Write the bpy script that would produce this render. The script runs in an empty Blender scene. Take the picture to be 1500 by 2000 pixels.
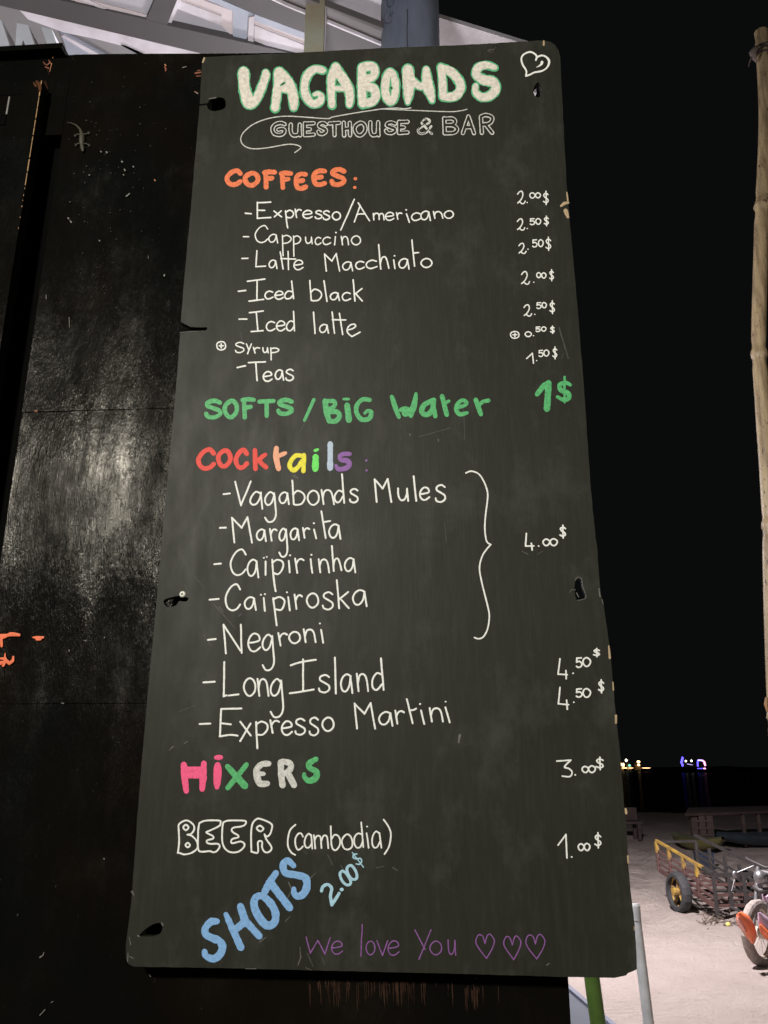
import bpy, bmesh, math, random
import numpy as np
from mathutils import Vector, noise, Matrix
from mathutils.geometry import tessellate_polygon
random.seed(7)
S = bpy.context.scene
COL = S.collection

# ------------------------------------------------------------------ camera
FPX = 1595.0                      # focal length in pixels of the 1500x2000 photograph
PITCH = math.atan(497/1595.0)
cam = bpy.data.objects.new('camera', bpy.data.cameras.new('camera'))
COL.objects.link(cam)
cam.location = (0, 0, 1.8)
cam.rotation_euler = (math.pi/2+PITCH, 0, 0)
cam.data.sensor_fit = 'VERTICAL'
cam.data.sensor_height = 24
cam.data.lens = 24*FPX/2000
cam.data.clip_start = 0.05
cam.data.clip_end = 5000
S.camera = cam
# ------------------------------------------------------------------ night sky
w = bpy.data.worlds.new("World"); S.world = w; w.use_nodes = True
wn = w.node_tree.nodes; wl = w.node_tree.links
bg = wn['Background']
bg.inputs['Color'].default_value = (0.9, 0.95, 1.0, 1)
bg.inputs['Strength'].default_value = 0.0035
S.view_settings.view_transform = 'Standard'; S.view_settings.look = 'None'
S.view_settings.exposure = 0; S.view_settings.gamma = 1
S.view_settings.use_curve_mapping = False

# ------------------------------------------------------------------ lamps of the place, plus one added fill
def lamp(name, kind, loc, aim, power, col, size, angle=60, blend=1.0):
    l = bpy.data.lights.new(name, kind); l.energy = power; l.color = col
    l.shadow_soft_size = size
    if kind == 'SPOT':
        l.spot_size = math.radians(angle); l.spot_blend = blend
    o = bpy.data.objects.new(name, l); COL.objects.link(o); o.location = loc
    if aim is not None:
        o.rotation_euler = (Vector(aim)-Vector(loc)).to_track_quat('-Z', 'Y').to_euler()
    return o
lamp('bar_lamp', 'SPOT', (-1.65, -2.85, 3.57), (0.0, 1.15, 1.95), 880, (1.0, 0.955, 0.86), 0.16, 66, 1.0)
lamp('side_lamp', 'POINT', (3.6, -1.2, 3.0), None, 120, (1.0, 0.93, 0.86), 0.12)
lamp('column_fill_lamp', 'POINT', (-0.25, 1.62, 2.75), None, 105, (0.95, 0.95, 1.0), 0.08)  # added unseen fill behind the wall, brightens column front and poles
lamp('roof_lamp', 'POINT', (-0.5, 4.6, 3.5), None, 170, (0.98, 0.93, 1.0), 0.15)
lamp('beach_flood_lamp', 'SPOT', (1.9, 8.6, 4.6), (2.9, 9.2, 0), 2950, (1.0, 0.92, 0.935), 0.12, 156, 0.38)

# ------------------------------------------------------------------ geometry of the place
C = Vector((0, 0, 1.8))
FW = Vector((0, math.cos(PITCH), math.sin(PITCH))); UP = Vector((0, -math.sin(PITCH), math.cos(PITCH))); RT = Vector((1, 0, 0))
def ray(x, y): return FW*FPX+RT*(x-750)+UP*(1000-y)
def onz(x, y, z=0.0):
    r = ray(x, y); return C+r*((z-C.z)/r.z)
def ony(x, y, yy):
    r = ray(x, y); return C+r*((yy-C.y)/r.y)
YAW = math.radians(3.8)
BU = Vector((math.cos(YAW), -math.sin(YAW), 0)); BN = Vector((-math.sin(YAW), -math.cos(YAW), 0)); BO = Vector((0, 1.15, 1.8))
def bd(x, y, off=0.0):
    """photo point -> (s, t) on the vertical plane of the board, off metres in front of it"""
    r = ray(x, y); o = BO+BN*off
    P = C+r*((o-C).dot(BN)/r.dot(BN)); d = P-BO
    return d.dot(BU), P.z
# frame: local x = along board, local y = into the wall (-BN), local z = up
BM = Matrix((( BU.x, -BN.x, 0, BO.x), (BU.y, -BN.y, 0, BO.y), (0, 0, 1, BO.z), (0, 0, 0, 1)))

# ------------------------------------------------------------------ helpers
def tag(o, label=None, cat=None, group=None, kind=None):
    if label: o['label'] = label
    if cat: o['category'] = cat
    if group: o['group'] = group
    if kind: o['kind'] = kind
    return o
def empty(name, loc=(0, 0, 0), label=None, cat=None, group=None, mat=None):
    o = bpy.data.objects.new(name, None); COL.objects.link(o)
    if mat is not None: o.matrix_world = mat
    else: o.location = loc
    o.empty_display_size = 0.1
    return tag(o, label, cat, group)
def meshobj(name, verts, faces, m, parent=None, smooth=False, local=False):
    """verts in world space unless local"""
    me = bpy.data.meshes.new(name)
    vs = [Vector(v) for v in verts]
    if parent is not None and not local:
        bpy.context.view_layer.update()
        inv = parent.matrix_world.inverted()
        vs = [inv@v for v in vs]
    if smooth:                       # caps and cut edges keep their own corners so that they stay crisp
        F2 = []
        for q in faces:
            if len(q) > 4:
                n0 = len(vs); vs += [vs[i].copy() for i in q]; F2.append(tuple(range(n0, n0+len(q))))
            else: F2.append(tuple(q))
        faces = F2
    me.from_pydata([tuple(v) for v in vs], [], faces)
    me.validate(); me.update()
    if smooth:
        for p in me.polygons: p.use_smooth = len(p.vertices) <= 4
    me.materials.append(m)
    o = bpy.data.objects.new(name, me); COL.objects.link(o)
    if parent is not None: o.parent = parent
    return o
class MB:
    def __init__(s): s.v = []; s.f = []
    def add(s, v, f):
        n = len(s.v); s.v += [Vector(p) for p in v]; s.f += [tuple(i+n for i in q) for q in f]; return s
    def hexa(s, b, t):           # bottom 4, top 4
        return s.add(list(b)+list(t), [(3, 2, 1, 0), (4, 5, 6, 7), (0, 1, 5, 4), (1, 2, 6, 5), (2, 3, 7, 6), (3, 0, 4, 7)])
    def box(s, c, sz, M=None):
        x, y, z = [k/2 for k in sz]; c = Vector(c)
        P = [Vector(p) for p in [(-x, -y, -z), (x, -y, -z), (x, y, -z), (-x, y, -z), (-x, -y, z), (x, -y, z), (x, y, z), (-x, y, z)]]
        if M is not None: P = [M@p for p in P]
        P = [p+c for p in P]
        return s.hexa(P[:4], P[4:])
    def bar(s, a, b, wd, ht, up=(0, 0, 1)):
        a = Vector(a); b = Vector(b); d = (b-a).normalized(); up = Vector(up)
        if abs(d.dot(up)) > .98: up = Vector((1, 0, 0))
        sd = d.cross(up).normalized()*wd/2; u = sd.cross(d).normalized()*ht/2
        return s.hexa([a-sd-u, a+sd-u, b+sd-u, b-sd-u], [a-sd+u, a+sd+u, b+sd+u, b-sd+u])
    def tube(s, pts, rad, n=10, caps=True, closed=False):
        pts = [Vector(p) for p in pts]; N = len(pts)
        if not hasattr(rad, '__len__'): rad = [rad]*N
        rings = []; prev = None
        for i in range(N):
            if closed: d = pts[(i+1) % N]-pts[i-1]
            else: d = pts[min(i+1, N-1)]-pts[max(i-1, 0)]
            d.normalize()
            if prev is None:
                a = Vector((0, 0, 1)) if abs(d.z) < .9 else Vector((1, 0, 0))
                e = d.cross(a).normalized()
            else:
                e = (prev-d*prev.dot(d)).normalized()
            prev = e; g = d.cross(e)
            rings.append([pts[i]+(e*math.cos(2*math.pi*k/n)+g*math.sin(2*math.pi*k/n))*rad[i] for k in range(n)])
        v = [p for r in rings for p in r]; f = []
        for i in range(N if closed else N-1):
            j = (i+1) % N
            for k in range(n):
                f.append((i*n+k, i*n+(k+1) % n, j*n+(k+1) % n, j*n+k))
        if caps and not closed:
            f.append(tuple(range(n-1, -1, -1))); f.append(tuple((N-1)*n+k for k in range(n)))
        return s.add(v, f)
    def ball(s, c, r, n=10, m=6, sc=(1, 1, 1)):
        c = Vector(c); v = [c+Vector((0, 0, r*sc[2]))]; f = []
        for i in range(1, m):
            t = math.pi*i/m
            for k in range(n):
                a = 2*math.pi*k/n
                v.append(c+Vector((r*sc[0]*math.sin(t)*math.cos(a), r*sc[1]*math.sin(t)*math.sin(a), r*sc[2]*math.cos(t))))
        v.append(c-Vector((0, 0, r*sc[2])))
        for k in range(n): f.append((0, 1+k, 1+(k+1) % n))
        for i in range(m-2):
            for k in range(n):
                a = 1+i*n+k; b = 1+i*n+(k+1) % n
                f.append((a, a+n, b+n, b))
        L = len(v)-1; o = 1+(m-2)*n
        for k in range(n): f.append((L, o+(k+1) % n, o+k))
        return s.add(v, f)
    def obj(s, name, m, parent=None, smooth=False, local=False):
        return meshobj(name, s.v, s.f, m, parent, smooth, local)

# ------------------------------------------------------------------ materials
def newmat(name):
    m = bpy.data.materials.new(name); m.use_nodes = True
    return m, m.node_tree.nodes, m.node_tree.links, m.node_tree.nodes['Principled BSDF']
def nz(n, l, scale, detail=4, rough=.55, vec=None, stretch=None):
    t = n.new('ShaderNodeTexNoise'); t.inputs['Scale'].default_value = scale
    t.inputs['Detail'].default_value = detail; t.inputs['Roughness'].default_value = rough
    if vec is None:
        tc = n.new('ShaderNodeTexCoord'); vec = tc.outputs['Object']
    if stretch:
        mp = n.new('ShaderNodeMapping'); mp.inputs['Scale'].default_value = stretch
        l.new(vec, mp.inputs['Vector']); vec = mp.outputs['Vector']
    l.new(vec, t.inputs['Vector']); return t.outputs['Fac']
def ramp(n, l, fac, stops):
    r = n.new('ShaderNodeValToRGB')
    el = r.color_ramp.elements
    while len(el) < len(stops): el.new(.5)
    for e, (p, c) in zip(el, stops):
        e.position = p; e.color = (c, c, c, 1) if not hasattr(c, '__len__') else (*c, 1)
    l.new(fac, r.inputs['Fac']); return r.outputs['Color']
def mix(n, l, a, b, fac):
    m = n.new('ShaderNodeMix'); m.data_type = 'RGBA'
    for k, v in (('A', a), ('B', b)):
        s = [i for i in m.inputs if i.name == k and i.type == 'RGBA'][0]
        if isinstance(v, tuple): s.default_value = (*v, 1)
        else: l.new(v, s)
    s = m.inputs['Factor']
    if isinstance(fac, float): s.default_value = fac
    else: l.new(fac, s)
    return [o for o in m.outputs if o.type == 'RGBA'][0]
def bump(n, l, b, h, dist, strength=1.0):
    x = n.new('ShaderNodeBump'); x.inputs['Distance'].default_value = dist; x.inputs['Strength'].default_value = strength
    l.new(h, x.inputs['Height']); l.new(x.outputs['Normal'], b.inputs['Normal'])
def simple(name, col, rough=.6, var=.25, scale=8, metal=0, bmp=0, bscale=60, col2=None, spec=None, stretch=None):
    m, n, l, b = newmat(name)
    c2 = col2 or tuple(c*(1-var) for c in col)
    f = ramp(n, l, nz(n, l, scale, 5, .6, stretch=stretch), [(.35, 0.0), (.68, 1.0)])
    l.new(mix(n, l, col, c2, f), b.inputs['Base Color'])
    b.inputs['Roughness'].default_value = rough; b.inputs['Metallic'].default_value = metal
    if spec is not None: b.inputs['Specular IOR Level'].default_value = spec
    if bmp: bump(n, l, b, nz(n, l, bscale, 4, .6, stretch=stretch), bmp)
    return m
def emit(name, col, st):
    m, n, l, b = newmat(name)
    b.inputs['Base Color'].default_value = (*col, 1)
    b.inputs['Emission Color'].default_value = (*col, 1); b.inputs['Emission Strength'].default_value = st
    return m

def board_material():
    m, n, l, b = newmat('chalkboard_paint')
    c = mix(n, l, (.022, .0238, .0175), (.017, .0172, .013), ramp(n, l, nz(n, l, 4, 5, .6), [(.35, 0.), (.7, 1.)]))
    # vertical brush marks, lighter rubbed-out chalk haze
    f = ramp(n, l, nz(n, l, 14, 6, .65, stretch=(9, 1, .9)), [(.46, 0.), (.80, 1.)])
    c = mix(n, l, c, (.028, .029, .022), f)
    g = ramp(n, l, nz(n, l, 7, 7, .7, stretch=(1.5, 1, 1)), [(.52, 0.), (.74, .6)])
    c = mix(n, l, c, (.058, .058, .050), g)
    l.new(c, b.inputs['Base Color'])
    l.new(ramp(n, l, nz(n, l, 9, 5, .6, stretch=(3, 1, 1)), [(.3, .42), (.7, .54)]), b.inputs['Roughness'])
    b.inputs['Specular IOR Level'].default_value = .13
    bump(n, l, b, nz(n, l, 60, 5, .6, stretch=(6, 1, .6)), .00035, .35)
    return m
M_board = board_material()
M_raw = simple('bare_plywood', (.46, .34, .20), .7, .3, 40)
M_hole = simple('hole_edge_wood', (.22, .19, .15), .7, .5, 60)
def paint(name, col, rough=.55, var=.14, sc=220):
    m, n, l, b = newmat(name)
    f = ramp(n, l, nz(n, l, sc, 3, .6), [(.36, 0.), (.66, 1.)])
    c = mix(n, l, col, tuple(k*(1-var) for k in col), f)
    l.new(c, b.inputs['Base Color']); b.inputs['Roughness'].default_value = rough
    b.inputs['Specular IOR Level'].default_value = .3
    bump(n, l, b, nz(n, l, 500, 2), .0003, .4)
    return m
def hexc(r, g, b_):
    f = lambda v: ((v/255+.055)/1.055)**2.4 if v > 10 else v/255/12.92
    return (f(r), f(g), f(b_))
INK = dict(
    white=paint('white_marker', (.85, .86, .82), var=.16, sc=300),
    cream=paint('cream_marker', (.76, .71, .62), var=.30, sc=150),
    edge=paint('green_marker_outline', (.10, .46, .22), var=.3),
    orange=paint('orange_marker', (.88, .21, .08), var=.34),
    green=paint('green_marker', (.09, .46, .16), var=.34),
    red=paint('red_marker', (.78, .055, .035), var=.2),
    salmon=paint('salmon_marker', (.86, .40, .24), var=.2),
    yellow=paint('yellow_marker', (.86, .78, .03), var=.25),
    lime=paint('lime_marker', (.15, .78, .12), var=.2),
    pale=paint('pale_blue_marker', (.46, .56, .70), var=.2),
    purple=paint('purple_marker', (.25, .10, .36), var=.2),
    violet=paint('thin_violet_marker', (.27, .10, .34), var=.35),
    pink=paint('pink_marker', (.90, .10, .25), var=.2),
    grey=paint('pale_grey_marker', (.66, .66, .62), var=.35),
    blue=paint('blue_marker', (.22, .43, .74), var=.22),
    ltblue=paint('light_blue_marker', (.38, .62, .74), var=.15),
    board=M_board,
    scuff=paint('scuff', (.13, .128, .115), var=.5, sc=90),
    faint=paint('faint_scuff', (.065, .064, .057), var=.5, sc=90),
)
def wall_material():
    m, n, l, b = newmat('black_gloss_plywood')
    c = mix(n, l, (.0032, .0035, .0031), (.0055, .0042, .003), ramp(n, l, nz(n, l, 3.2, 4, .6), [(.42, 0.), (.66, 1.)]))
    f = ramp(n, l, nz(n, l, 150, 3, .7, stretch=(1.6, 1, .7)), [(.71, 0.), (.76, 1.)])
    c = mix(n, l, c, (.07, .06, .05), f)
    l.new(c, b.inputs['Base Color'])
    b.inputs['Specular Tint'].default_value = (1, .95, .86, 1)
    r = ramp(n, l, nz(n, l, 7, 6, .7), [(.35, .17), (.55, .22), (.68, .34)])
    l.new(r, b.inputs['Roughness'])
    l.new(ramp(n, l, nz(n, l, 6, 6, .75, stretch=(2.0, 1, .6)), [(.36, .02), (.52, .10), (.66, .34)]), b.inputs['Specular IOR Level'])
    h1 = nz(n, l, 520, 3, .7, stretch=(1.0, 1, .13)); h2 = nz(n, l, 45, 4, .6, stretch=(2.5, 1, .25)); h3 = nz(n, l, 9, 3, .5)
    def ma(a_, k, b_=None):
        q = n.new('ShaderNodeMath'); q.operation = 'MULTIPLY_ADD'; q.inputs[1].default_value = k; q.inputs[2].default_value = 0
        l.new(a_, q.inputs[0])
        if b_ is not None: l.new(b_, q.inputs[2])
        return q.outputs[0]
    hh = ma(h3, .7, ma(h2, .35, ma(h1, 1.5)))
    msk = ramp(n, l, nz(n, l, 10, 5, .65, stretch=(1.6, 1, .7)), [(.30, .25), (.62, 1.0)])
    hm = n.new('ShaderNodeMath'); hm.operation = 'MULTIPLY'; l.new(hh, hm.inputs[0]); l.new(msk, hm.inputs[1])
    bump(n, l, b, hm.outputs[0], .0009, .75)
    return m
M_wall = wall_material()
M_black = simple('black_recess', (.004, .004, .004), .9, spec=0)
M_brownwood = simple('worn_brown_wood', (.16, .075, .035), .6, .6, 60, stretch=(4, 1, .4))
M_darkgrey = simple('shade_grey_steel', (.085, .078, .078), .5, .15, 3)  # roof beams: the shade on their unlit faces is put into this grey
M_white = simple('white_roof_sheet', (.54, .51, .52), .6, .35, 6, bmp=.002, bscale=20)
M_whitebright = simple('white_steel_paint', (.74, .70, .74), .5, .10, 7, col2=(.50, .45, .45))
M_paleblue = simple('pale_blue_steel', (.44, .47, .54), .5, .25, 6)
M_greysheet = simple('grey_roof_sheet', (.26, .25, .25), .6, .15, 3)

# ------------------------------------------------------------------ marker strokes
def catmull(P, closed=False, per=6):
    out = []; n = len(P)
    rng = range(n if closed else n-1)
    for i in rng:
        p0 = P[i-1] if (closed or i > 0) else P[i]
        p1 = P[i]; p2 = P[(i+1) % n]; p3 = P[(i+2) % n] if (closed or i+2 < n) else P[(i+1) % n]
        for k in range(per):
            t = k/per
            out.append(tuple(.5*((2*b)+(-a+c)*t+(2*a-5*b+4*c-d)*t*t+(-a+3*b-3*c+d)*t**3) for a, b, c, d in zip(p0, p1, p2, p3)))
    if not closed: out.append(tuple(P[-1]))
    return out
LIFT = [0]
class Ink:
    """collects strokes in photo coordinates, sweeps them as low domes on the board plane"""
    def __init__(s, lift=0.0): s.v = []; s.f = []; s.lift = lift; s.parts = []
    def stroke(s, P, hgt=.00022):
        if len(P) == 1: P = [P[0], (P[0][0]+.02, P[0][1], P[0][2])]
        LIFT[0] = (LIFT[0]+1) % 11
        lf = s.lift+LIFT[0]*.000006
        # resample so that long straight pieces get points
        L = []
        sd = random.random()*100
        Q = []
        for i in range(len(P)-1):
            a, b = P[i], P[i+1]; d = math.hypot(b[0]-a[0], b[1]-a[1]); k = max(1, int(d/3.2))
            for j in range(k):
                t = j/k; Q.append(tuple(a[c]+(b[c]-a[c])*t for c in range(3)))
        Q.append(tuple(P[-1])); P = Q
        acc = 0; R = []
        for i, p in enumerate(P):
            if i: acc += math.hypot(p[0]-P[i-1][0], p[1]-P[i-1][1])
            k = 1+.12*noise.noise(Vector((acc*.12, sd, 0)))+.10*noise.noise(Vector((acc*.55, sd, 3)))
            R.append((p[0]+.35*noise.noise(Vector((acc*.05, sd, 5))), p[1]+.35*noise.noise(Vector((acc*.05, sd, 9))), p[2]*k))
        P = R
        s.parts.append((len(s.v), len(s.f), [(p[0], p[1], p[2]) for p in P]))
        n = len(P); prof = ((-1, -1), (-.86, .62), (-.45, .93), (0, 1), (.45, .93), (.86, .62), (1, -1))
        rows = []
        def tang(i):
            a = P[max(i-1, 0)]; b = P[min(i+1, n-1)]
            dx, dy = b[0]-a[0], b[1]-a[1]; q = math.hypot(dx, dy) or 1
            return dx/q, dy/q
        def row(cx, cy, nx, ny, wd, hs=1.0):
            r = []
            for o, h in prof:
                r.append((cx+nx*o*wd/2, cy+ny*o*wd/2, (-.0002 if h < 0 else lf+hgt*h*hs)))
            rows.append(r)
        tx, ty = tang(0); w0 = P[0][2]
        for a in (85, 60, 30):
            c, sn = math.cos(math.radians(a)), math.sin(math.radians(a))
            row(P[0][0]-tx*w0/2*sn, P[0][1]-ty*w0/2*sn, -ty, tx, w0*c, .75+.25*c)
        for i in range(n):
            tx, ty = tang(i); row(P[i][0], P[i][1], -ty, tx, P[i][2])
        tx, ty = tang(n-1); w0 = P[-1][2]
        for a in (30, 60, 85):
            c, sn = math.cos(math.radians(a)), math.sin(math.radians(a))
            row(P[-1][0]+tx*w0/2*sn, P[-1][1]+ty*w0/2*sn, -ty, tx, w0*c, .75+.25*c)
        b0 = len(s.v); m = len(prof)
        for r in rows:
            for x, y, h in r:
                u, t = bd(x, y); s.v.append((u, -h, t-BO.z))
        for i in range(len(rows)-1):
            for k in range(m-1):
                a = b0+i*m+k; s.f.append((a, a+1, a+m+1, a+m))
        s.f.append(tuple(b0+k for k in range(m))); s.f.append(tuple(b0+(len(rows)-1)*m+k for k in reversed(range(m))))
    def pieces(s, small=0.0):
        """groups of strokes that touch each other: one group per letter; dots go to the letter nearest"""
        n = len(s.parts); par = list(range(n))
        def find(a):
            while par[a] != a: a = par[a]
            return a
        for i in range(n):
            for j in range(i):
                if find(i) == find(j): continue
                hit = False
                for p in s.parts[i][2]:
                    for q in s.parts[j][2]:
                        if (p[0]-q[0])**2+(p[1]-q[1])**2 < (.5*(p[2]+q[2])*.9+1.2)**2: hit = True; break
                    if hit: break
                if hit: par[find(i)] = find(j)
        gr = {}
        for i in range(n): gr.setdefault(find(i), []).append(i)
        gr = list(gr.values())
        def ext(g):
            P = [p for i in g for p in s.parts[i][2]]
            return max(p[0] for p in P)-min(p[0] for p in P)+max(p[1] for p in P)-min(p[1] for p in P), P
        big = [g for g in gr if ext(g)[0] > small]; tiny = [g for g in gr if ext(g)[0] <= small]
        if not big: big, tiny = gr, []
        bp_ = [ext(g)[1] for g in big]
        for g in tiny:
            c = ext(g)[1][0]
            k = min(range(len(big)), key=lambda k: min((c[0]-p[0])**2+(c[1]-p[1])**2 for p in bp_[k]))
            big[k] += g
        out = []
        for g in big:
            v = []; f = []
            for i in sorted(g):
                v0, f0, _ = s.parts[i]
                v1, f1 = (s.parts[i+1][0], s.parts[i+1][1]) if i+1 < n else (len(s.v), len(s.f))
                k = len(v)-v0; v += s.v[v0:v1]; f += [tuple(a+k for a in q) for q in s.f[f0:f1]]
            out.append((v, f))
        return out
    def obj(s, name, m, parent, label=None):
        vs = [(u, y, t) for u, y, t in s.v]
        o = meshobj(name, vs, s.f, m, parent, smooth=False, local=True)
        if label: o['label'] = label
        return o

GL = {
 'E': '-0,0 0,1;-0,.02 1,-.02;-0,.5 .55,.5;-0,1 1,.95', 'x': '-0,0 1,1;-.95,0 .05,1',
 'p': '~.28,1 .14,.62 .0,.03;~.05,.13 .45,.0 .85,.06 1,.22 .75,.40 .35,.42 .12,.36',
 'q': '-0,0 .06,1;~.02,.07 .5,.0 .95,.1 .95,.24 .6,.36 .06,.40',
 'r': '-0,0 .25,1;~.12,.45 .35,.14 .7,.03 1,.12', 'e': '~.06,.52 .5,.48 .95,.36 .85,.08 .45,.0 .1,.25 0,.62 .22,.95 .6,1 1,.78',
 's': '~.95,.12 .6,.0 .15,.1 .12,.3 .55,.46 .95,.62 .95,.85 .55,1 .1,.93 .0,.78',
 'o': 'o.45,.0 .1,.22 0,.58 .25,.93 .6,1 .95,.75 1,.38 .8,.08', 'm': '-0,.05 .05,1;~.04,.35 .2,.05 .4,.05 .52,.3 .55,.95;~.54,.4 .66,.1 .85,.08 .95,.35 1,1',
 'c': '~.95,.12 .55,.0 .15,.2 0,.58 .2,.95 .55,1 1,.78', 'a': '~.85,.1 .5,.0 .15,.18 0,.52 .15,.86 .45,.9 .72,.62 .83,.18;-.83,.1 1,1',
 'n': '-0,.02 .16,1;~.1,.55 .25,.12 .6,.04 .85,.3 1,1', 'u': '~0,.0 .05,.6 .3,.95 .65,.85 .85,.5 .88,.1;-.88,.02 1,1',
 'h': '-0,0 .2,1;~.16,.8 .3,.56 .6,.5 .82,.66 1,.97', 'b': '-0,0 .12,.97;~.08,.58 .4,.42 .85,.52 1,.72 .75,.95 .3,1 .12,.96',
 'd': '-.86,0 1,1;~.92,.62 .6,.5 .2,.58 0,.78 .18,.97 .55,.98 .92,.72', 'k': '-0,0 .2,1;-.95,.42 .18,.68;-.25,.64 1,1',
 'g': '~.85,.1 .5,.0 .1,.14 .0,.32 .25,.44 .6,.36 .85,.1;~.84,.04 .95,.45 1,.78 .75,.97 .3,1 .0,.86',
 'C': '~1,.2 .75,.0 .35,.12 0,.5 .1,.85 .4,1 .75,.95 1,.78', 'M': '-0,.02 .12,1;-0,.02 .48,.42;-.48,.42 .78,.0;-.78,0 1,1',
 'L': '-.1,0 0,1;-0,1 1,.96', 'N': '-.02,.0 .14,1;-.02,0 .9,.9;-.93,0 .97,.98', 'V': '-0,.02 .4,1;-.4,1 1,0',
 'S': '~1,.12 .6,.0 .15,.1 .1,.3 .5,.45 .95,.6 1,.82 .6,1 .15,.97 0,.8', 'y': '-0,0 .45,.55;-1,0 .25,1', '2': '~.05,.22 .3,.02 .6,.0 .72,.3 .45,.7 .02,.98 .3,.86 .6,1 .85,.98 1,.8',
 '5': '-.9,.02 .15,.06;-.15,.06 .12,.45;~.12,.45 .6,.38 1,.6 .85,.9 .4,1 .1,.9', '0': 'o.5,.0 .08,.2 0,.6 .3,.97 .7,.97 1,.6 .95,.25',
 '$': '~.9,.25 .5,.14 .1,.26 .3,.44 .8,.58 .9,.75 .5,.86 .05,.76;-.5,0 .55,1',
 '4': '-.25,.0 .02,.74;-.02,.74 1,.74;-.8,.5 .86,1', '3': '~0,.06 .5,.0 .95,.04;~.95,.04 .6,.3 .5,.42 .9,.6 .85,.85 .5,1 .2,.97',
 '1': '~0,.55 .5,.25 .85,.0;-.85,0 1,1', '&': '~1,1 .55,.55 .3,.3 .45,.02 .8,.05 .8,.25 .35,.5 .02,.75 .2,.98 .6,.9 .95,.5',
 # bold capitals
 'F': '-.2,.05 .25,1;~.1,.04 .5,.0 1,.03;-.25,.48 .75,.42', 'O': 'o.5,.0 .08,.25 0,.6 .25,.96 .6,1 .95,.7 1,.35 .8,.06',
 'T': '-0,.05 1,0;-.5,.05 .52,1', 'G': '~1,.1 .65,.0 .2,.15 0,.5 .15,.88 .55,1 .9,.88 1,.62 .8,.5 .5,.56', 'B': '-0,.0 .04,1;~0,.02 .6,.0 .85,.18 .7,.4 .1,.45;~.1,.45 .7,.48 1,.7 .8,.95 .3,1 .04,.98',
 'K': '-0,.0 .1,1;-.9,.05 .2,.5;-.25,.48 1,1', 'e2': '', 'A': '-.5,0 0,1;-.5,0 1,1;-.2,.65 .8,.65', 'H': '-0,0 .05,1;-.9,0 .95,1;-.05,.5 .9,.45',
 'U': '~0,.0 .0,.6 .2,.97 .6,1 .9,.8 .95,.0;-.95,.5 1,1', 'R': '-0,.1 .08,1;~0,.1 .4,.0 .95,.1 1,.32 .7,.5 .15,.55;-.4,.52 1,1', 'X': '-0,0 1,1;-1,0 0,1',
 '+': 'o.5,.0 .1,.15 0,.5 .15,.88 .5,1 .88,.85 1,.5 .85,.12;-.28,.5 .74,.48;-.5,.26 .5,.76',
 'e3': '~1,.02 .5,.0 .1,.2 .02,.6 .2,.95 .6,1 1,.9;-.08,.5 .7,.45',
}
def pts(s): return [tuple(float(c) for c in q.split(',')) for q in s.split()]
def write(txt, ink=None, wmul=1.0, wadd=0.0):
    """@ ox oy scale width ; glyph entries 'ch x0 y0 x1 y1' ; - ~ o polylines ; * dots"""
    ink = ink or Ink()
    ox, oy, sc, wd = 0, 0, 1, 3
    def X(p): return (ox+p[0]/sc, oy+p[1]/sc, (p[2]/sc if len(p) > 2 else wd)*wmul+wadd)
    def draw(kind, P):
        if kind == '-':
            for i in range(len(P)-1): ink.stroke([P[i], P[i+1]])
        elif kind == '~': ink.stroke(catmull(P))
        elif kind == 'o': q = catmull(P, True); ink.stroke(q+q[:2])
    for ln in txt.strip().split('\n'):
        ln = ln.strip()
        if not ln: continue
        k, rest = ln.split(' ', 1)
        if k == '@': ox, oy, sc, wd = [float(c) for c in rest.split()]
        elif k in '-~o' and ',' in rest: draw(k, [X(p) for p in pts(rest)])
        elif k == '*':
            for p in pts(rest): ink.stroke([(ox+p[0]/sc, oy+p[1]/sc, 2*p[2]/sc*wmul)])
        else:
            x0, y0, x1, y1 = [float(c) for c in rest.split()]
            h = wd/2*sc
            x0 += h; y0 += h; x1 -= h; y1 -= h
            for st in GL[k].split(';'):
                P = [X((x0+(x1-x0)*a, y0+(y1-y0)*b)) for a, b in pts(st[1:])]
                draw(st[0], P)
    return ink

# ================================================================== THE MENU BOARD
board = empty('menu_board', label='tall dark chalkboard drinks menu with hand-lettered prices fixed to the black wall', cat='menu board', mat=BM)
outline = [(402,111),(560,104),(745,94),(900,88),(1000,82),(1060,79),(1074,81),(1085,88),(1091,99),(1094,112),(1100,230),(1107,370),(1113,432),(1128,600),(1140,750),(1150,900),(1158,1000),(1167,1080),(1171,1140),(1173,1160),(1178,1175),(1190,1260),(1197,1330),(1203,1400),(1211,1470),(1218,1560),(1223,1610),(1228,1700),(1233,1750),(1240,1810),(1243,1860),(1244,1893),(1236,1897),(1227,1900),(1222,1905),(1214,1907),(1200,1910),(1100,1908),(900,1902),(600,1895),(400,1890),(262,1888),(252,1884),(246,1874),(246,1845),(257,1753),(268,1600),(276,1500),(287.5,1367),(305,1183),(307,1170.5),(320,1169.5),(333,1167),(350,1164.5),(352,1162),(305.5,1166.5),(312.5,1100),(325.5,950),(340.5,797),(352,651),(372,649),(398,647),(405,643),(404,639),(372,639),(361,633),(353.5,629),(358.5,560),(373.8,396),(390,200),(394.8,120)]
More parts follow.
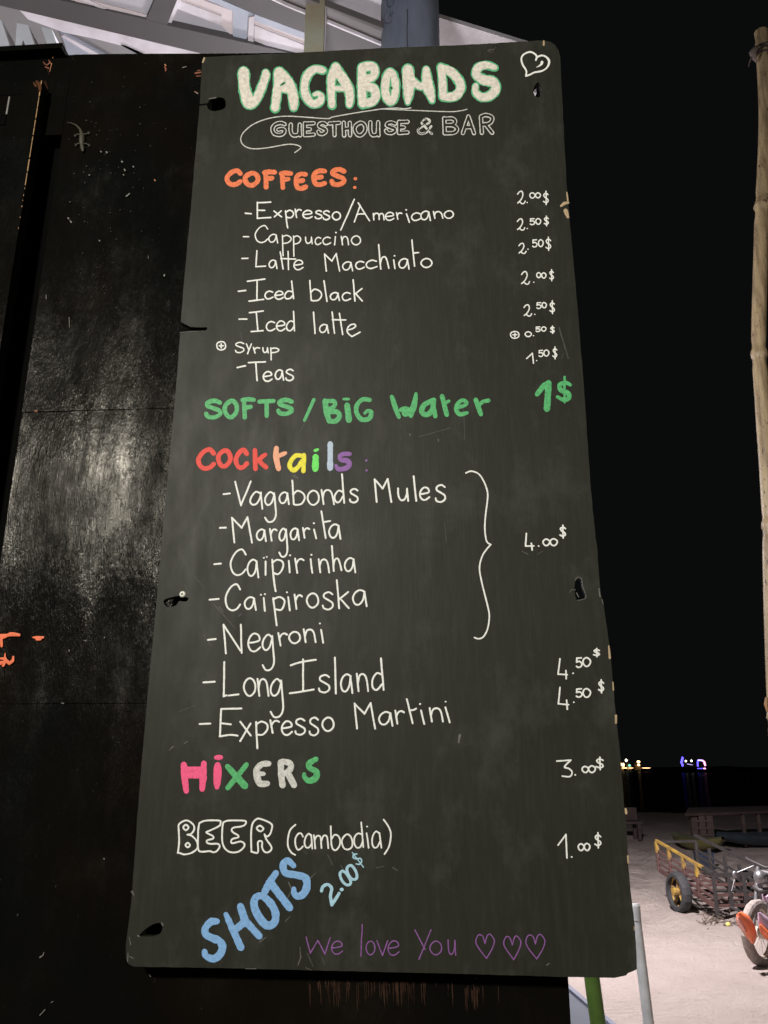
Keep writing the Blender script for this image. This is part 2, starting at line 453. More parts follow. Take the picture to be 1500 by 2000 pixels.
# the slit at the screw is cut as a hole instead of an edge notch
outline = [p for p in outline if p not in [(307,1170.5),(320,1169.5),(333,1167),(350,1164.5),(352,1162),(305.5,1166.5)]]
holes = [
 [(408,197),(412,192),(425,190),(437,192),(441,201),(438,212),(420,217),(408,214),(404,205)],
 [(1045,166),(1050,161),(1055,165),(1057,180),(1054,189),(1047,189),(1041,178)],
 [(1124,1133),(1130,1127),(1136,1132),(1139,1148),(1145,1166),(1138,1171),(1126,1171),(1122,1152)],
 [(272,1828),(280,1818),(292,1809),(305,1803),(315,1804),(317,1814),(312,1824),(298,1829),(285,1829)],
 [(322,1170.5),(352,1163),(362,1166),(368,1168),(366,1173),(361,1175),(350,1174),(346,1180),(338,1185),(328,1186),(321,1180)],
]
TH = .012
def slab(polys, th):
    """front face at y=0 (towards camera), back at y=th"""
    loops = [[Vector((bd(x, y)[0], 0, bd(x, y)[1]-BO.z)) for x, y in P] for P in polys]
    flat = [v for L in loops for v in L]; n = len(flat)
    tris = tessellate_polygon([[Vector((v.x, v.z, 0)) for v in L] for L in loops])
    f = [tuple(t) for t in tris]+[tuple(i+n for i in t) for t in tris]
    e = []; b = 0
    for L in loops:
        k = len(L)
        for i in range(k): e.append((b+i, b+(i+1) % k, b+(i+1) % k+n, b+i+n))
        b += k
    return flat+[v+Vector((0, th, 0)) for v in flat], f, e
# roughen the sawn outline a little
rough = []
for i, p in enumerate(outline):
    q = outline[(i+1) % len(outline)]; d = math.hypot(q[0]-p[0], q[1]-p[1]); k = max(1, int(d/9))
    for j in range(k):
        t = j/k; x = p[0]+(q[0]-p[0])*t; y = p[1]+(q[1]-p[1])*t
        rough.append((x+.8*noise.noise(Vector((x*.05, y*.05, 1))), y+.8*noise.noise(Vector((x*.05, y*.05, 7)))))
v, f, e = slab([rough]+[catmull(h, True, 3) for h in holes], TH)
me = bpy.data.meshes.new('board_sheet'); me.from_pydata([tuple(p) for p in v], [], f+e)
me.materials.append(M_board); me.materials.append(M_hole)
for i, p in enumerate(me.polygons): p.material_index = 0 if i < len(f) else 0
me.update()
sheet = bpy.data.objects.new('board_sheet', me); COL.objects.link(sheet); sheet.parent = board
bm = bmesh.new(); bm.from_mesh(me); bmesh.ops.recalc_face_normals(bm, faces=bm.faces); bm.to_mesh(me); bm.free()

def lettering(name, txt, col, label=None, lift=0.0, wmul=1.0, wadd=0.0):
    k = write(txt, Ink(lift), wmul, wadd); P = k.pieces(0.0 if name == 'title_counter' else 4.0)
    if len(P) == 1: return k.obj(name, INK[col], board, label)
    e_ = bpy.data.objects.new(name, None); COL.objects.link(e_); e_.parent = board; e_.empty_display_size = .02
    if label: e_['label'] = label
    for v_, f_ in P: meshobj('letter', v_, f_, INK[col], e_, local=True)
    return e_

TITLE = '''@ 440 90 5 20
~ 180,262,122 185,390,118 212,500,125 235,560,120 290,545,90 345,430,92 392,300,85 395,268,78
~ 515,255,88 515,380,95 503,480,92 487,600,92
~ 535,250,88 600,345,125 652,440,112 668,540,98 668,595,82
- 545,310,60 570,310,60
~ 530,400,90 580,415,85 630,430,90
~ 950,237,72 880,225,78 812,272,90 775,370,85 785,480,92 850,562,82 920,545,85 938,495,70 905,465,50 872,475,42
~ 1075,205,84 1040,300,90 1035,420,85 1042,575,78
~ 1085,210,86 1150,320,105 1200,410,105 1218,500,90 1212,570,75
- 1085,285,80 1120,285,80
- 1050,415,55 1180,415,60
@ 440 90 5 20
~ 1338,215,98 1335,400,95 1342,560,95
~ 1350,205,98 1430,200,100 1462,250,90 1435,305,90 1350,325,90
~ 1350,400,92 1440,410,95 1470,475,95 1440,540,95 1350,560,95
@ 720 80 3.75 16
o 157,228,62 127,285,68 125,390,66 160,448,60 193,395,62 192,285,64
~ 288,218,92 295,320,98 290,400,72 287,450,40
~ 422,215,58 432,320,88 455,400,70 464,436,44
~ 320,290,60 370,330,58 420,330,60
~ 530,195,60 542,300,66 545,405,66
~ 540,200,60 610,232,72 665,300,72 672,355,72 630,405,70 550,412,62
~ 922,195,50 865,178,56 805,195,70 790,245,72 840,285,76 910,300,78 932,350,72 890,400,72 830,412,64 785,378,56 783,335,48
'''
lettering('title_outline', TITLE, 'edge', 'green outline around the big title letters', 0.0, .95, 5.0)
# widen the green a bit by a constant rather than a factor
lettering('title_lettering', TITLE, 'cream', 'big cream bubble-letter title', .0005, .93)
lettering('title_counter', '''@ 440 90 5 20
~ 545,385,22 580,360,24
* 1107,372,14 1390,265,13 1400,478,13
@ 720 80 3.75 16
* 165,348,14
''', 'edge', 'dark green counters of the title letters', .0009)
lettering('title_counter', '''@ 440 90 5 20
~ 552,380,10 574,366,12
* 1107,372,7 1390,265,6 1400,478,6
@ 720 80 3.75 16
* 165,348,8
''', 'board', None, .0013)
GUEST = '''@ 440 90 5 5.6
G 447 737 592 883
U 626 755 745 885
E 764 742 876 884
S 897 738 995 872
T 1005 737 1126 882
H 1143 737 1236 884
O 1250 737 1382 884
@ 720 80 3.75 5.6
U 2 587 83 700
S 118 587 203 685
E 213 583 294 685
B 543 558 658 687
A 680 545 782 685
R 812 532 914 682
'''
lettering('subtitle_outline', GUEST, 'grey', 'thin outlined capitals under the title', 0.0, 1.62)
lettering('subtitle_inside', GUEST, 'board', None, .0005, .85)
lettering('subtitle_ampersand', '@ 720 80 3.75 5.0\n& 350 562 472 690', 'grey')
lettering('subtitle_ampersand_inside', '@ 720 80 3.75 1.6\n~ 464,683 415,610 390,590 400,572 425,578 420,600 385,625 362,655 380,680 410,675 440,640', 'board', None, .0005)
lettering('flourish', '''@ 440 90 5 2.2
~ 1812,603 1750,612 1660,606 1500,618 1200,665 1040,695 1010,708 850,700 620,685 450,700 300,750 190,830 152,900 170,960 230,995 310,1003 430,990 600,960 690,965 738,988 720,1010 680,1040
@ 720 80 3.75 2
~ 100,498 400,512 600,518 680,510 720,500''', 'grey', 'thin looping underline beneath the title')
lettering('heart', '''@ 980 80 10.71 3.6
~ 505,725 515,640 490,580 440,500 408,380 450,290 560,235 640,240 710,290 730,340 715,400
~ 735,340 830,305 920,330 985,400,50 985,480,48 930,570 830,630 680,660 600,700 505,733
~ 842,445,62 830,480,56 790,515,34 730,548,14''', 'white', 'small white heart in the top corner')

lettering('heading', '''@ 400 310 4.412 10.2
C 170 80 328 245
O 325 103 480 250
F 483 90 622 265
F 628 100 762 270
e3 762 110 890 278
e3 915 82 1055 245
S 1072 70 1220 245
* 1298,172,16 1292,248,14''', 'orange', 'fat orange heading COFFEES')
lettering('menu_line', '''@ 400 310 4.412 3.1
- 350,470 400,474
E 446 370 574 520
x 590 444 668 508
p 688 438 772 602
r 772 430 838 514
e 838 440 932 520
s 946 440 1014 524
s 1013 442 1082 532
o 1092 452 1175 533
- 1288,352 1172,615
@ 640 360 5 2.9
- 318,205 260,368
- 298,180 408,355
~ 285,295 320,290 352,290
m 438 274 558 354
e 558 268 652 358
r 666 270 732 348
- 770,290 797,370
* 767,250,9
c 812 272 912 360
a 903 256 1010 360
n 1026 258 1132 338
o 1132 252 1234 338''', 'white', 'menu line Expresso/Americano')
lettering('menu_line', '''@ 400 310 4.412 2.7
- 333,672 378,672
C 430 570 548 728
a 546 645 634 732
q 664 655 750 842
q 758 660 832 845
u 862 670 932 738
c 945 672 1007 745
c 1012 670 1090 745
- 1125,672 1118,742
* 1130,637,8
n 1170 662 1246 748
o 1258 660 1347 748''', 'white', 'menu line Cappuccino')
lettering('menu_line', '''@ 400 310 4.412 2.9
- 320,860 372,858
L 434 786 530 938
a 548 868 628 952
- 650,803 675,950
- 718,800 722,955
- 655,860 783,865
e 762 868 852 962
M 1026 812 1168 975
a 1182 882 1280 972
@ 640 360 5 3.1
c 266 745 365 834
c 368 734 488 829
h 490 582 606 834
- 645,740 657,822
* 653,698,9
a 688 718 802 834
- 823,545 848,800
- 835,672 888,668
o 904 718 1024 820''', 'white', 'menu line Latte Macchiato')
lettering('menu_line', '''@ 400 540 4.412 3.2
- 290,127 352,120
- 368,42 518,22
- 450,32 450,205
- 382,212 507,198
c 512 120 594 200
e 598 120 682 203
- 748,40 765,190
~ 750,130 715,128 690,160 700,190 735,188 756,165
b 898 30 1014 218
- 1028,40 1052,213
a 1075 132 1168 214
c 1177 132 1263 214
k 1271 22 1364 218''', 'white', 'menu line Iced black')
lettering('menu_line', '''@ 400 540 4.412 3.1
- 295,368 362,368
- 385,312 503,298
- 443,305 458,470
- 400,475 502,467
c 524 382 612 474
e 612 378 698 474
- 764,302 773,468
~ 768,392 735,384 706,420 712,458 740,466 768,432
- 937,308 950,492
a 982 407 1073 496
- 1097,308 1118,490
- 1160,318 1188,500
- 1100,373 1215,375
~ 1228,462 1270,452 1300,430 1290,412 1255,418 1228,450 1232,485 1268,518
- 1268,518 1338,480''', 'white', 'menu line Iced latte')
lettering('menu_line', '''@ 400 540 4.412 2.9
+ 97 555 186 640
S 258 562 342 662
y 352 575 408 672
r 414 606 478 666
u 494 608 552 664
q 562 610 644 726''', 'white', 'small line + Syrup')
lettering('menu_line', '''@ 400 540 4.412 3.4
- 280,785 350,770
- 377,743 522,735
- 438,738 452,897
e 497 812 586 910
a 600 798 686 900
s 692 793 770 905''', 'white', 'menu line Teas')
Z4 = '@ 980 350 5.2625 2.6\n'
for t, lb in (('2 152 120 246 258\n* 262,240,7\n0 282 134 347 202\n0 340 134 404 198\n$ 420 118 488 268', '2.00$ beside Expresso'),
          ('2 150 403 244 530\n* 263,507,7\n5 282 398 344 474\n0 343 398 407 469\n$ 428 374 489 486', '2.50$ beside Cappuccino'),
          ('2 166 655 256 770\n* 270,720,7\n5 308 614 368 704\n0 370 616 432 699\n$ 444 590 514 740', '2.50$ beside Latte'),
          ('2 192 946 292 1086\n* 330,1060,7\n0 352 954 408 1019\n0 404 956 461 1022\n$ 483 924 541 1050', '2.00$ beside Iced black'),
          ('2 218 1286 314 1414\n* 340,1390,7\n5 351 1261 411 1337\n0 407 1261 465 1329\n$ 487 1244 551 1390', '2.50$ beside Iced latte'),
          ('+ 84 1558 184 1642\n0 234 1562 309 1624\n* 325,1610,7\n5 342 1511 402 1574\n0 402 1511 461 1569\n$ 493 1504 549 1592', '+ 0.50$ beside Syrup'),
          ('- 255,1845 315,1788\n- 315,1788 326,1892\n* 358,1865,7\n5 372 1751 430 1829\n0 427 1748 491 1824\n$ 517 1718 576 1852', '1.50$ beside Teas')):
    lettering('price', Z4+t, 'white', 'price '+lb)
lettering('heading', '''@ 380 720 4.412 9.6
S 80 255 240 440
O 240 258 385 437
F 385 243 530 440
T 540 257 700 427
S 702 248 855 410
- 1028,268,34 948,445,30
~ 1125,282,52 1135,360,55 1160,450,50
~ 1130,282,44 1200,282,44 1205,325,42 1150,355,44
~ 1150,372,46 1225,372,46 1250,410,46 1215,452,46 1165,452,46
- 1315,320,56 1330,440,58
~ 1286,262,24 1308,262,28 1328,262,24
@ 700 720 3.333 9.6
~ 72,204,30 30,200,32 -8,235,32 -12,285,34 20,330,36 70,325,36 84,285,34 60,275,26 42,290,22
~ 218,184,30 240,250,38 262,312,30
~ 375,165,24 362,240,44 342,305,32
~ 280,268,34 308,258,30 338,272,36
* 308,290,26
~ 490,205,34 430,235,38 412,280,38 445,300,38 480,270,38 490,215,34
- 480,215,36 500,308,32
- 545,182,34 575,298,34
- 560,228,26 588,212,24
~ 645,252,28 690,240,26 705,222,26 680,206,28 645,230,30 638,270,32 662,298,32 705,288,26
- 765,205,34 797,295,34
~ 785,235,28 812,215,28 845,208,30
''', 'green', 'fat green heading SOFTS / BiG Water')
lettering('price', '''@ 700 720 3.333 9.6
~ 1165,165,34 1205,115,40 1238,95,36
- 1238,95,42 1228,258,48
~ 1378,105,24 1350,92,30 1312,105,32 1318,140,34 1365,160,34 1370,190,32 1340,205,28 1298,185,26
- 1342,55,16 1342,218,18''', 'green', 'fat green price 1$')
lettering('heading', '''@ 380 720 4.412 10
C 12 675 186 882
O 183 685 330 862
C 335 680 470 875
- 520,705,44 525,862,44
~ 608,742,40 580,762,42 550,795,44
~ 552,785,42 580,820,44 615,848,42''', 'red', 'red letters of the heading Cocktails')
lettering('heading', '@ 380 720 4.412 10\n~ 705,688,50 702,760,54 724,860,48\n~ 730,750,40 765,735,44 782,728,34', 'salmon')
lettering('heading', '@ 380 720 4.412 10\n~ 935,755,42 880,748,44 838,785,44 820,840,44 850,875,44 890,850,40 925,800,42\n- 944,745,38 938,880,42', 'yellow')
lettering('heading', '@ 380 720 4.412 10\n- 1043,765,58 1040,860,62\n~ 1038,706,26 1050,702,32 1062,697,24', 'lime')
lettering('heading', '@ 380 720 4.412 10\n- 1170,652,50 1168,855,56', 'pale')
lettering('heading', '''@ 380 720 4.412 9.6
~ 1335,735,42 1285,735,42 1252,752,40 1262,785,44 1315,795,50 1335,825,50 1305,858,50 1240,865,42 1220,835,30
* 1480,790,11 1482,877,10''', 'purple', 'purple letter and colon of the heading Cocktails')
lettering('menu_line', '''@ 380 920 4.412 3.8
- 250,200 303,193
- 350,92 400,295
- 400,295 485,90
~ 570,195 530,178 495,215 480,262 500,290 535,280 565,230 572,185
- 570,190 585,325
g 599 172 709 446
a 723 176 822 294
b 834 74 958 300
o 966 162 1078 299
n 1086 152 1209 294
- 1270,28 1290,275
~ 1276,180 1240,170 1208,215 1215,260 1245,268 1278,220
s 1331 146 1416 280
@ 700 900 5.357 3.9
M 160 180 355 440
u 405 280 532 430
- 578,162 605,420
e 634 270 752 420
s 799 243 919 442''', 'white', 'menu line Vagabonds Mules')
lettering('brace', '@ 700 900 5.357 3.3\n~ 1125,127 1180,108 1260,140 1320,230 1350,330 1350,420 1335,530 1322,680 1335,820 1355,860 1385,877\n~ 1385,877 1345,920 1300,990 1270,1090 1272,1180 1310,1350 1355,1530 1370,1620 1355,1750 1310,1840 1260,1862 1215,1850', 'white', 'tall curly brace beside the cocktails')
lettering('menu_line', '''@ 380 920 4.412 3.8
- 220,490 270,488
M 314 390 503 624
a 527 494 624 612
r 641 491 716 609
g 722 486 808 746
a 818 486 909 606
r 926 481 996 584
- 1030,505 1048,580
* 1028,450,9
- 1093,348 1130,578
- 1115,440 1168,430
a 1151 451 1266 594''', 'white', 'menu line Margarita')
lettering('menu_line', '''@ 380 920 4.412 3.8
- 170,803 227,797
C 303 667 449 905
a 448 756 559 925
- 612,780 612,895
* 597,748,8 622,740,8
~ 670,765 675,850 688,970 700,1035
~ 672,790 710,765 755,780 765,820 745,865 715,890 678,875
- 812,775 820,873
* 823,727,9
r 858 746 949 884
- 1000,760 1015,877
* 1007,722,9
n 1061 750 1169 882
h 1175 638 1274 869
a 1286 741 1394 882''', 'white', 'menu line Caipirinha')
lettering('menu_line', '''@ 380 1130 4.167 3.9
- 123,172 195,165
C 245 38 379 267
a 400 144 507 264
- 563,158 573,262
* 540,132,8 573,127,8
- 640,160 668,380
~ 640,170 690,150 730,175 728,215 705,255 660,250
- 762,152 775,258
* 752,112,8
r 806 123 882 256
o 906 113 1014 244
s 1036 103 1134 260
k 1150 6 1264 249
a 1281 86 1409 233''', 'white', 'menu line Caipiroska')
lettering('menu_line', '''@ 380 1130 4.167 3.9
- 110,500 172,493
N 225 368 396 617
e 429 441 542 600
g 546 448 654 753
r 674 436 761 554
o 761 426 866 534
n 881 404 994 526
- 1030,418 1047,522
* 1020,366,8''', 'white', 'menu line Negroni')
lettering('menu_line', '''@ 380 1260 3.75 4.0
- 65,273 147,268
- 218,125 214,375
- 214,375 233,368
- 248,370 322,361
o 354 236 452 379
n 454 238 549 379
g 550 241 656 535
~ 705,148 790,122 888,108
- 795,105 795,335
~ 697,353 790,340 872,325
s 904 211 996 354
- 1028,92 1035,353
a 1064 206 1164 359
n 1181 201 1279 344
- 1365,98 1385,328
~ 1370,215 1335,205 1305,250 1305,310 1335,328 1375,285''', 'white', 'menu line Long Island')
lettering('menu_line', '''@ 380 1260 3.75 4.0
- 38,578 115,575
- 195,468 185,668
- 195,468 343,464
- 195,572 265,580
~ 185,668 260,658 315,664
- 335,562 412,662
- 410,575 335,702
~ 452,565 455,660 460,755
~ 452,580 490,560 530,580 532,620 500,655 460,655
r 548 544 626 649
e 631 551 722 664
s 731 531 816 664
s 834 524 914 669
o 928 524 1026 636
@ 640 1330 5 3.9
M 253 207 473 474
a 493 293 643 447
r 650 280 753 427
- 773,178 830,413
~ 810,288 840,282 862,270
- 912,290 942,420
* 902,225,10
n 987 253 1135 405
- 1150,258 1192,403
* 1152,202,9''', 'white', 'menu line Expresso Martini')
Z16 = '@ 980 1000 2.857 3.4\n'
for t, lb in (('- 137,120 133,190\n- 133,190 178,190\n- 165,175 170,212\n* 206,190,5\n0 226 147 272 192\n0 266 145 314 192\n$ 319 70 363 150', '4.00$ for the cocktails'),
          ('- 325,820 314,905\n- 314,905 365,908\n- 358,885 360,930\n* 398,900,5\n5 409 808 452 872\n0 449 808 499 866\n$ 507 757 552 812', '4.50$ for Long Island'),
          ('- 325,980 316,1070\n- 316,1070 372,1075\n- 362,1050 365,1100\n* 402,1062,5\n5 409 981 452 1038\n0 449 981 499 1038\n$ 535 932 575 1013', '4.50$ for Expresso Martini'),
          ('- 308,1390 385,1385\n~ 385,1385 350,1422 375,1432 392,1452 380,1476 338,1474\n* 410,1467,5\n0 444 1415 488 1458\n0 480 1412 527 1458\n$ 521 1364 574 1442', '3.00$ for the mixers'),
          ('- 315,1858 358,1800\n- 358,1800 364,1930\n* 390,1925,5\n0 422 1847 463 1893\n0 456 1845 496 1893\n$ 514 1786 560 1878', '1.00$ for the beer')):
    lettering('price', Z16+t, 'white', 'price '+lb)
Z12 = '@ 330 1450 4.286 14\n'
lettering('heading', Z12+'''~ 125,190,58 132,300,62 145,405,50
~ 292,178,52 285,290,66 278,388,50
- 150,225,50 280,225,50
- 150,275,60 270,275,60
~ 408,195,62 406,280,78 402,372,46
~ 398,127,40 415,126,48 434,125,40''', 'pink', 'pink letters of the heading MiXERS')
lettering('heading', Z12+'''- 492,204,54 632,360,66
- 648,188,44 495,378,52''', 'green')
lettering('heading', Z12+'''~ 1228,142,52 1175,175,52 1180,215,50 1235,245,54 1225,300,60 1170,322,50 1135,290,44 1132,268,36''', 'green')
lettering('heading', Z12+'''~ 832,178,52 775,185,56 735,230,56 740,300,62 765,345,60 820,345,54
- 760,262,44 790,262,40
~ 935,170,56 940,260,58 950,355,60
~ 950,160,52 1010,175,56 1020,215,56 985,255,56 950,260,50
- 995,255,60 1045,355,60''', 'grey', 'pale grey letters of the heading MiXERS')
lettering('outlined_word', '''@ 330 1450 4.286 3.7
~ 75,925 86,830 82,740 82,690 120,660 160,655 205,690 210,730 185,765 155,772
~ 155,772 190,782 225,815 240,850 235,890 190,925 130,938 100,930 75,922
o 142,690 120,712 142,735 164,712
o 157,841 138,860 157,879 176,860
~ 255,675 310,655 420,655 432,675 420,700 350,735 312,752 335,768 368,785 370,805 320,820 320,840 350,850 410,850 425,875 400,910 370,920 340,910 280,915 250,905 243,850 245,740 255,675
~ 455,670 500,655 620,655 645,665 635,690 600,705 540,715 525,735 540,755 575,775 580,795 540,805 522,820 530,845 600,830 632,850 625,880 580,915 520,920 475,895 450,850 445,790 448,710 455,670
~ 690,915 688,760 700,680 730,645 760,640 830,665 862,690 862,720 850,760 830,785 812,785 800,770
~ 800,770 815,810 855,870 855,900 830,920 800,915 780,880 780,835 762,825 745,840 748,900 740,925 715,922 692,915
o 762,697 735,720 765,745 792,722''', 'white', 'outlined word BEER')
lettering('menu_line', '''@ 500 1580 5 3.5
~ 385,155 335,205 312,290 315,370 345,425 382,450
~ 458,270 440,240 410,245 385,290 385,350 405,395 430,392 458,365
~ 540,262 515,242 485,275 475,335 490,375 520,375 545,335
- 540,255 550,388
- 566,258 578,385
~ 575,300 595,265 625,268 635,310 640,380
~ 640,310 660,262 690,265 700,310 706,382
- 730,170 736,345
~ 735,300 765,255 800,260 820,300 815,360 780,402 750,390 736,345
o 890,248 850,280 838,330 860,385 900,395 935,370 942,320 925,270
- 1028,132 1048,372
~ 1035,250 995,240 962,280 962,340 985,378 1020,370 1042,320
- 1080,238 1100,378
* 1085,172,9
~ 1205,240 1170,220 1138,270 1135,340 1155,378 1185,370 1208,320
- 1205,235 1225,378
~ 1248,105 1290,165 1315,230 1312,310 1295,375 1255,440''', 'white', 'bracketed word after BEER')
lettering('heading', '''@ 370 1660 4.054 15
~ 215,565,56 170,570,62 127,618,64 130,668,66 185,700,66 240,725,64 262,775,66 235,835,68 185,862,66 130,840,56 120,808,50
- 290,512,44 340,625,62
- 340,625,60 405,768,62
- 405,450,60 440,560,68
- 440,560,66 550,680,60
- 350,640,60 440,570,70
o 520,385,62 515,455,66 560,545,72 620,600,72 675,570,66 680,495,66 640,420,68 575,365,60
~ 600,325,60 640,250,64 683,185,54
- 650,270,70 790,455,64
~ 822,122,50 775,85,58 742,120,62 760,180,62 840,198,62 915,220,66 930,285,66 905,345,66 860,368,62 830,345,52 826,312,44''', 'blue', 'slanting fat blue word SHOTS')
lettering('price', '''@ 500 1580 5 6
~ 640,800,34 655,760,34 700,738,34 738,775,34 728,850,34 740,935,34
- 742,935,36 812,825,32
* 837,787,20
o 850,607 822,625 826,670 850,715 885,742 918,735 922,700 890,640
o 925,552 893,570 890,605 910,655 945,688 980,680 985,640 962,585
~ 985,440,14 955,445,16 950,475,17 985,488,17 1020,485,17 1032,515,17 1010,540,17 978,535,14
- 940,425,11 1050,570,12''', 'ltblue', 'slanting light blue price 2.00$')
lettering('farewell_line', '''@ 580 1780 2.885 2.5
- 52,145 75,235
- 75,235 118,165
- 118,165 158,240
- 158,240 188,148
e 192 165 260 244
- 368,75 360,252
o 386 165 442 248
- 450,165 482,248
- 482,248 512,165
e 510 163 578 250
- 665,105 722,215
- 755,105 688,270
o 746 165 818 248
u 848 158 898 250''', 'violet', 'thin violet words We love You')
for cx, x0, x1, y0, y1 in ((1060, 1008, 1112, 130, 265), (1212, 1165, 1262, 140, 272), (1343, 1290, 1397, 132, 268)):
    m_ = (x0+x1)/2; h = y1-y0
    lettering('small_heart', f'@ 580 1780 2.885 2.4\n~ {m_+8},{y1} {x0+18},{y0+h*.6} {x0},{y0+h*.3} {x0+14},{y0+4} {m_-14},{y0+10} {m_},{y0+h*.38}\n~ {m_},{y0+h*.38} {m_+12},{y0+8} {x1-22},{y0} {x1},{y0+h*.25} {x1-14},{y0+h*.62} {m_+8},{y1}', 'violet')
# marks of use
sc_ = Ink()
for ln in ('587,1868,2.5 586,1850,1.5','582,1885,2 588,1868,3','600,1862,1.2 612,1888,1','628,1868,1 634,1885,1','597,1890,1.2 608,1895,1','480,1892,2 500,1892,1.2',
           '560,1757,2.2 572,1735,1','598,1725,1.5 616,1705,1','567,1790,1 557,1800,1.2','507,1840,3 520,1830,1.2','564,1724,3 570,1738,1',
           '896,1450,4 898,1436,5','255,1845,2 252,1830,1','250,1862,2 249,1878,2','253,1868,1.6 260,1872,2',
           '1170,1150,3 1172,1165,3','1176,1172,2 1178,1180,1.5','800,848,2 801,850,2.5','856,858,2 857,862,1.6','1020,1077,1.5 1032,1083,1','1060,1077,1 1050,1082,1','954,98,2 964,96,1',
           '1068,1885,3 1072,1882,3','258,1742,5 262,1750,2','338,1458,2 330,1466,1','360,1452,1.6 366,1448,2'):
    sc_.stroke(pts(ln), .0001)
sc_.obj('scuff_mark', INK['scuff'], board, 'pale scratches and chips on the board')
fa = Ink()
for ln in ('417,1180,2 440,1205,2 460,1228,1','428,1185,3 436,1195,2','470,1200,4 466,1204,2','380,1125,1 400,1150,1','595,825,1.5 588,840,1 584,852,1','818,853,1.5 880,836,1.5','905,780,1 908,860,1','868,1020,1 872,1060,1',
           '640,1670,3 650,1690,2','665,1690,2 672,1700,3','735,1695,3 750,1692,2','768,1695,4 776,1700,3','360,1140,1 368,1160,1','500,922,1.2 480,935,1','398,1240,2 412,1262,1','590,1660,1 600,1668,1','700,1100,1 700,1160,1','1100,690,1.5 1098,700,1',
           '952,100,1.6 960,102,2 968,92,1.4','575,930,5 583,934,3','350,1390,1 380,1378,1','470,650,1.5 474,672,1','1092,640,3 1110,700,3'):
    fa.stroke(pts(ln), .00008)
fa.obj('scuff_mark', INK['faint'], board)
raw = Ink()
for ln in ('1096,402,5 1102,397,7 1109,396,5','1105,412,9 1109,424,6','1107,376,2.5 1109,392,3.5','1189,1262,3 1191,1285,5','1197,1333,2.5 1198,1348,3','1203,1398,5 1203,1412,4','1222,1580,4 1223,1588,5','1226,1672,4 1227,1685,4',
           '1062,81,4 1062,88,4','396,122,3 399,114,4','1239,1810,2.5 1239,1816,2.5'):
    raw.stroke(pts(ln), .0006)
raw.obj('bare_wood_chip', M_raw, board, 'bare wood showing where the board edge is chipped')
rim = Ink()
for h in (holes[2],):
    rim.stroke(catmull([(x, y, 2.0) for x, y in h], True, 4)[:-8], .0006)
rim.stroke(pts('1112,1158,1.5 1116,1152,1.5 1124,1152,1.5'), .0003)
rim.stroke(pts('1126,1158,2 1130,1166,2'), .0003)
for ln in ('408,193,2 422,190.5,2.5','316,1803,3 318,1807,3.5','270,1828,3.5 272,1829,2.5','352,649.5,1.5 372,647.5,1.5 398,646.5,1'):
    rim.stroke(pts(ln), .0004)
rim.obj('hole_rim', INK['scuff'], board)
# screw with its washer
mb = MB()
u0, t0 = bd(357, 1161)
mb.tube([(u0, .0, t0-BO.z), (u0, -.0016, t0-BO.z), (u0, -.003, t0-BO.z), (u0, -.0034, t0-BO.z)], [.0046, .0046, .0037, .0022], 20)
screw = mb.obj('screw', simple('zinc_screw', (.80, .80, .70), .4, .1, 200), board, smooth=False, local=True)
mb = MB()
for a in (.5, .5+math.pi/2):
    M = Matrix.Rotation(a, 3, 'Y'); mb.box((u0, -.0035, t0-BO.z), (.0034, .0006, .0011), M)
mb.obj('screw_slot', M_black, screw, local=True)

# ================================================================== THE BLACK SHED
WOFF = -.045                                       # wall face lies behind the board's face
def W(x, y, off=WOFF): return bd(x, y, off)
shed = empty('shed_wall', label='black painted plywood wall of the beach bar behind the menu board', cat='wall', mat=BM)
def wbox(name, s0, s1, t0, t1, n0, n1, m, parent=shed, jag=0):
    """box in board frame; n = metres in front of the board face (negative = behind)"""
    mb = MB(); z = BO.z
    mb.hexa([(s0, -n1, t0-z), (s1, -n1, t0-z), (s1, -n0, t0-z), (s0, -n0, t0-z)], [(s0, -n1, t1-z), (s1, -n1, t1-z), (s1, -n0, t1-z), (s0, -n0, t1-z)])
    return mb.obj(name, m, parent, local=True)
sR = W(1110, 1916)[0]; tTop = W(130, 107)[1]
sG = W(121, 262)[0]; tSeam1 = W(200, 801)[1]; tSeam2 = W(200, 1374)[1]; tGap = W(121, 262)[1]
def bulged(name, s0, s1, t0, t1, th, seed, amp=.0016, tr=None):
    """plywood sheet with a slight warp so the gloss breaks up"""
    nx, ny = 26, 40; v = []; f = []
    for j in range(ny+1):
        for i in range(nx+1):
            s = s0+(s1-s0)*i/nx; t1_ = t1 if tr is None else t1+(tr-t1)*i/nx; t = t0+(t1_-t0)*j/ny
            d = amp*noise.noise(Vector((s*5+seed, t*3.2, seed)))+amp*.35*noise.noise(Vector((s*14, t*9, seed)))
            e_ = min(i, nx-i, j, ny-j)
            v.append((s, -WOFF-d, t-BO.z))
    for j in range(ny):
        for i in range(nx):
            a = j*(nx+1)+i; f.append((a, a+1, a+nx+2, a+nx+1))
    n0 = len(v)
    for s, t in ((s0, t0), (s1, t0), (s1, t1 if tr is None else tr), (s0, t1)): v.append((s, -WOFF+th, t-BO.z))
    c = [0, nx, (ny+1)*(nx+1)-1, ny*(nx+1)]
    bot = list(range(0, nx+1)); top = [ny*(nx+1)+i for i in range(nx+1)]
    lef = [j*(nx+1) for j in range(ny+1)]; rig = [j*(nx+1)+nx for j in range(ny+1)]
    f.append(tuple(bot[::-1])+(n0, n0+1)); f.append(tuple(top)+(n0+2, n0+3)); f.append(tuple(lef)+(n0+3, n0)); f.append(tuple(rig[::-1])+(n0+1, n0+2))
    f.append((n0, n0+3, n0+2, n0+1))
    o = meshobj(name, v, f, M_wall, shed, smooth=True, local=True)
    o.data.materials.append(M_black)
    for p in list(o.data.polygons)[-5:]: p.use_smooth = False; p.material_index = 1
    return o
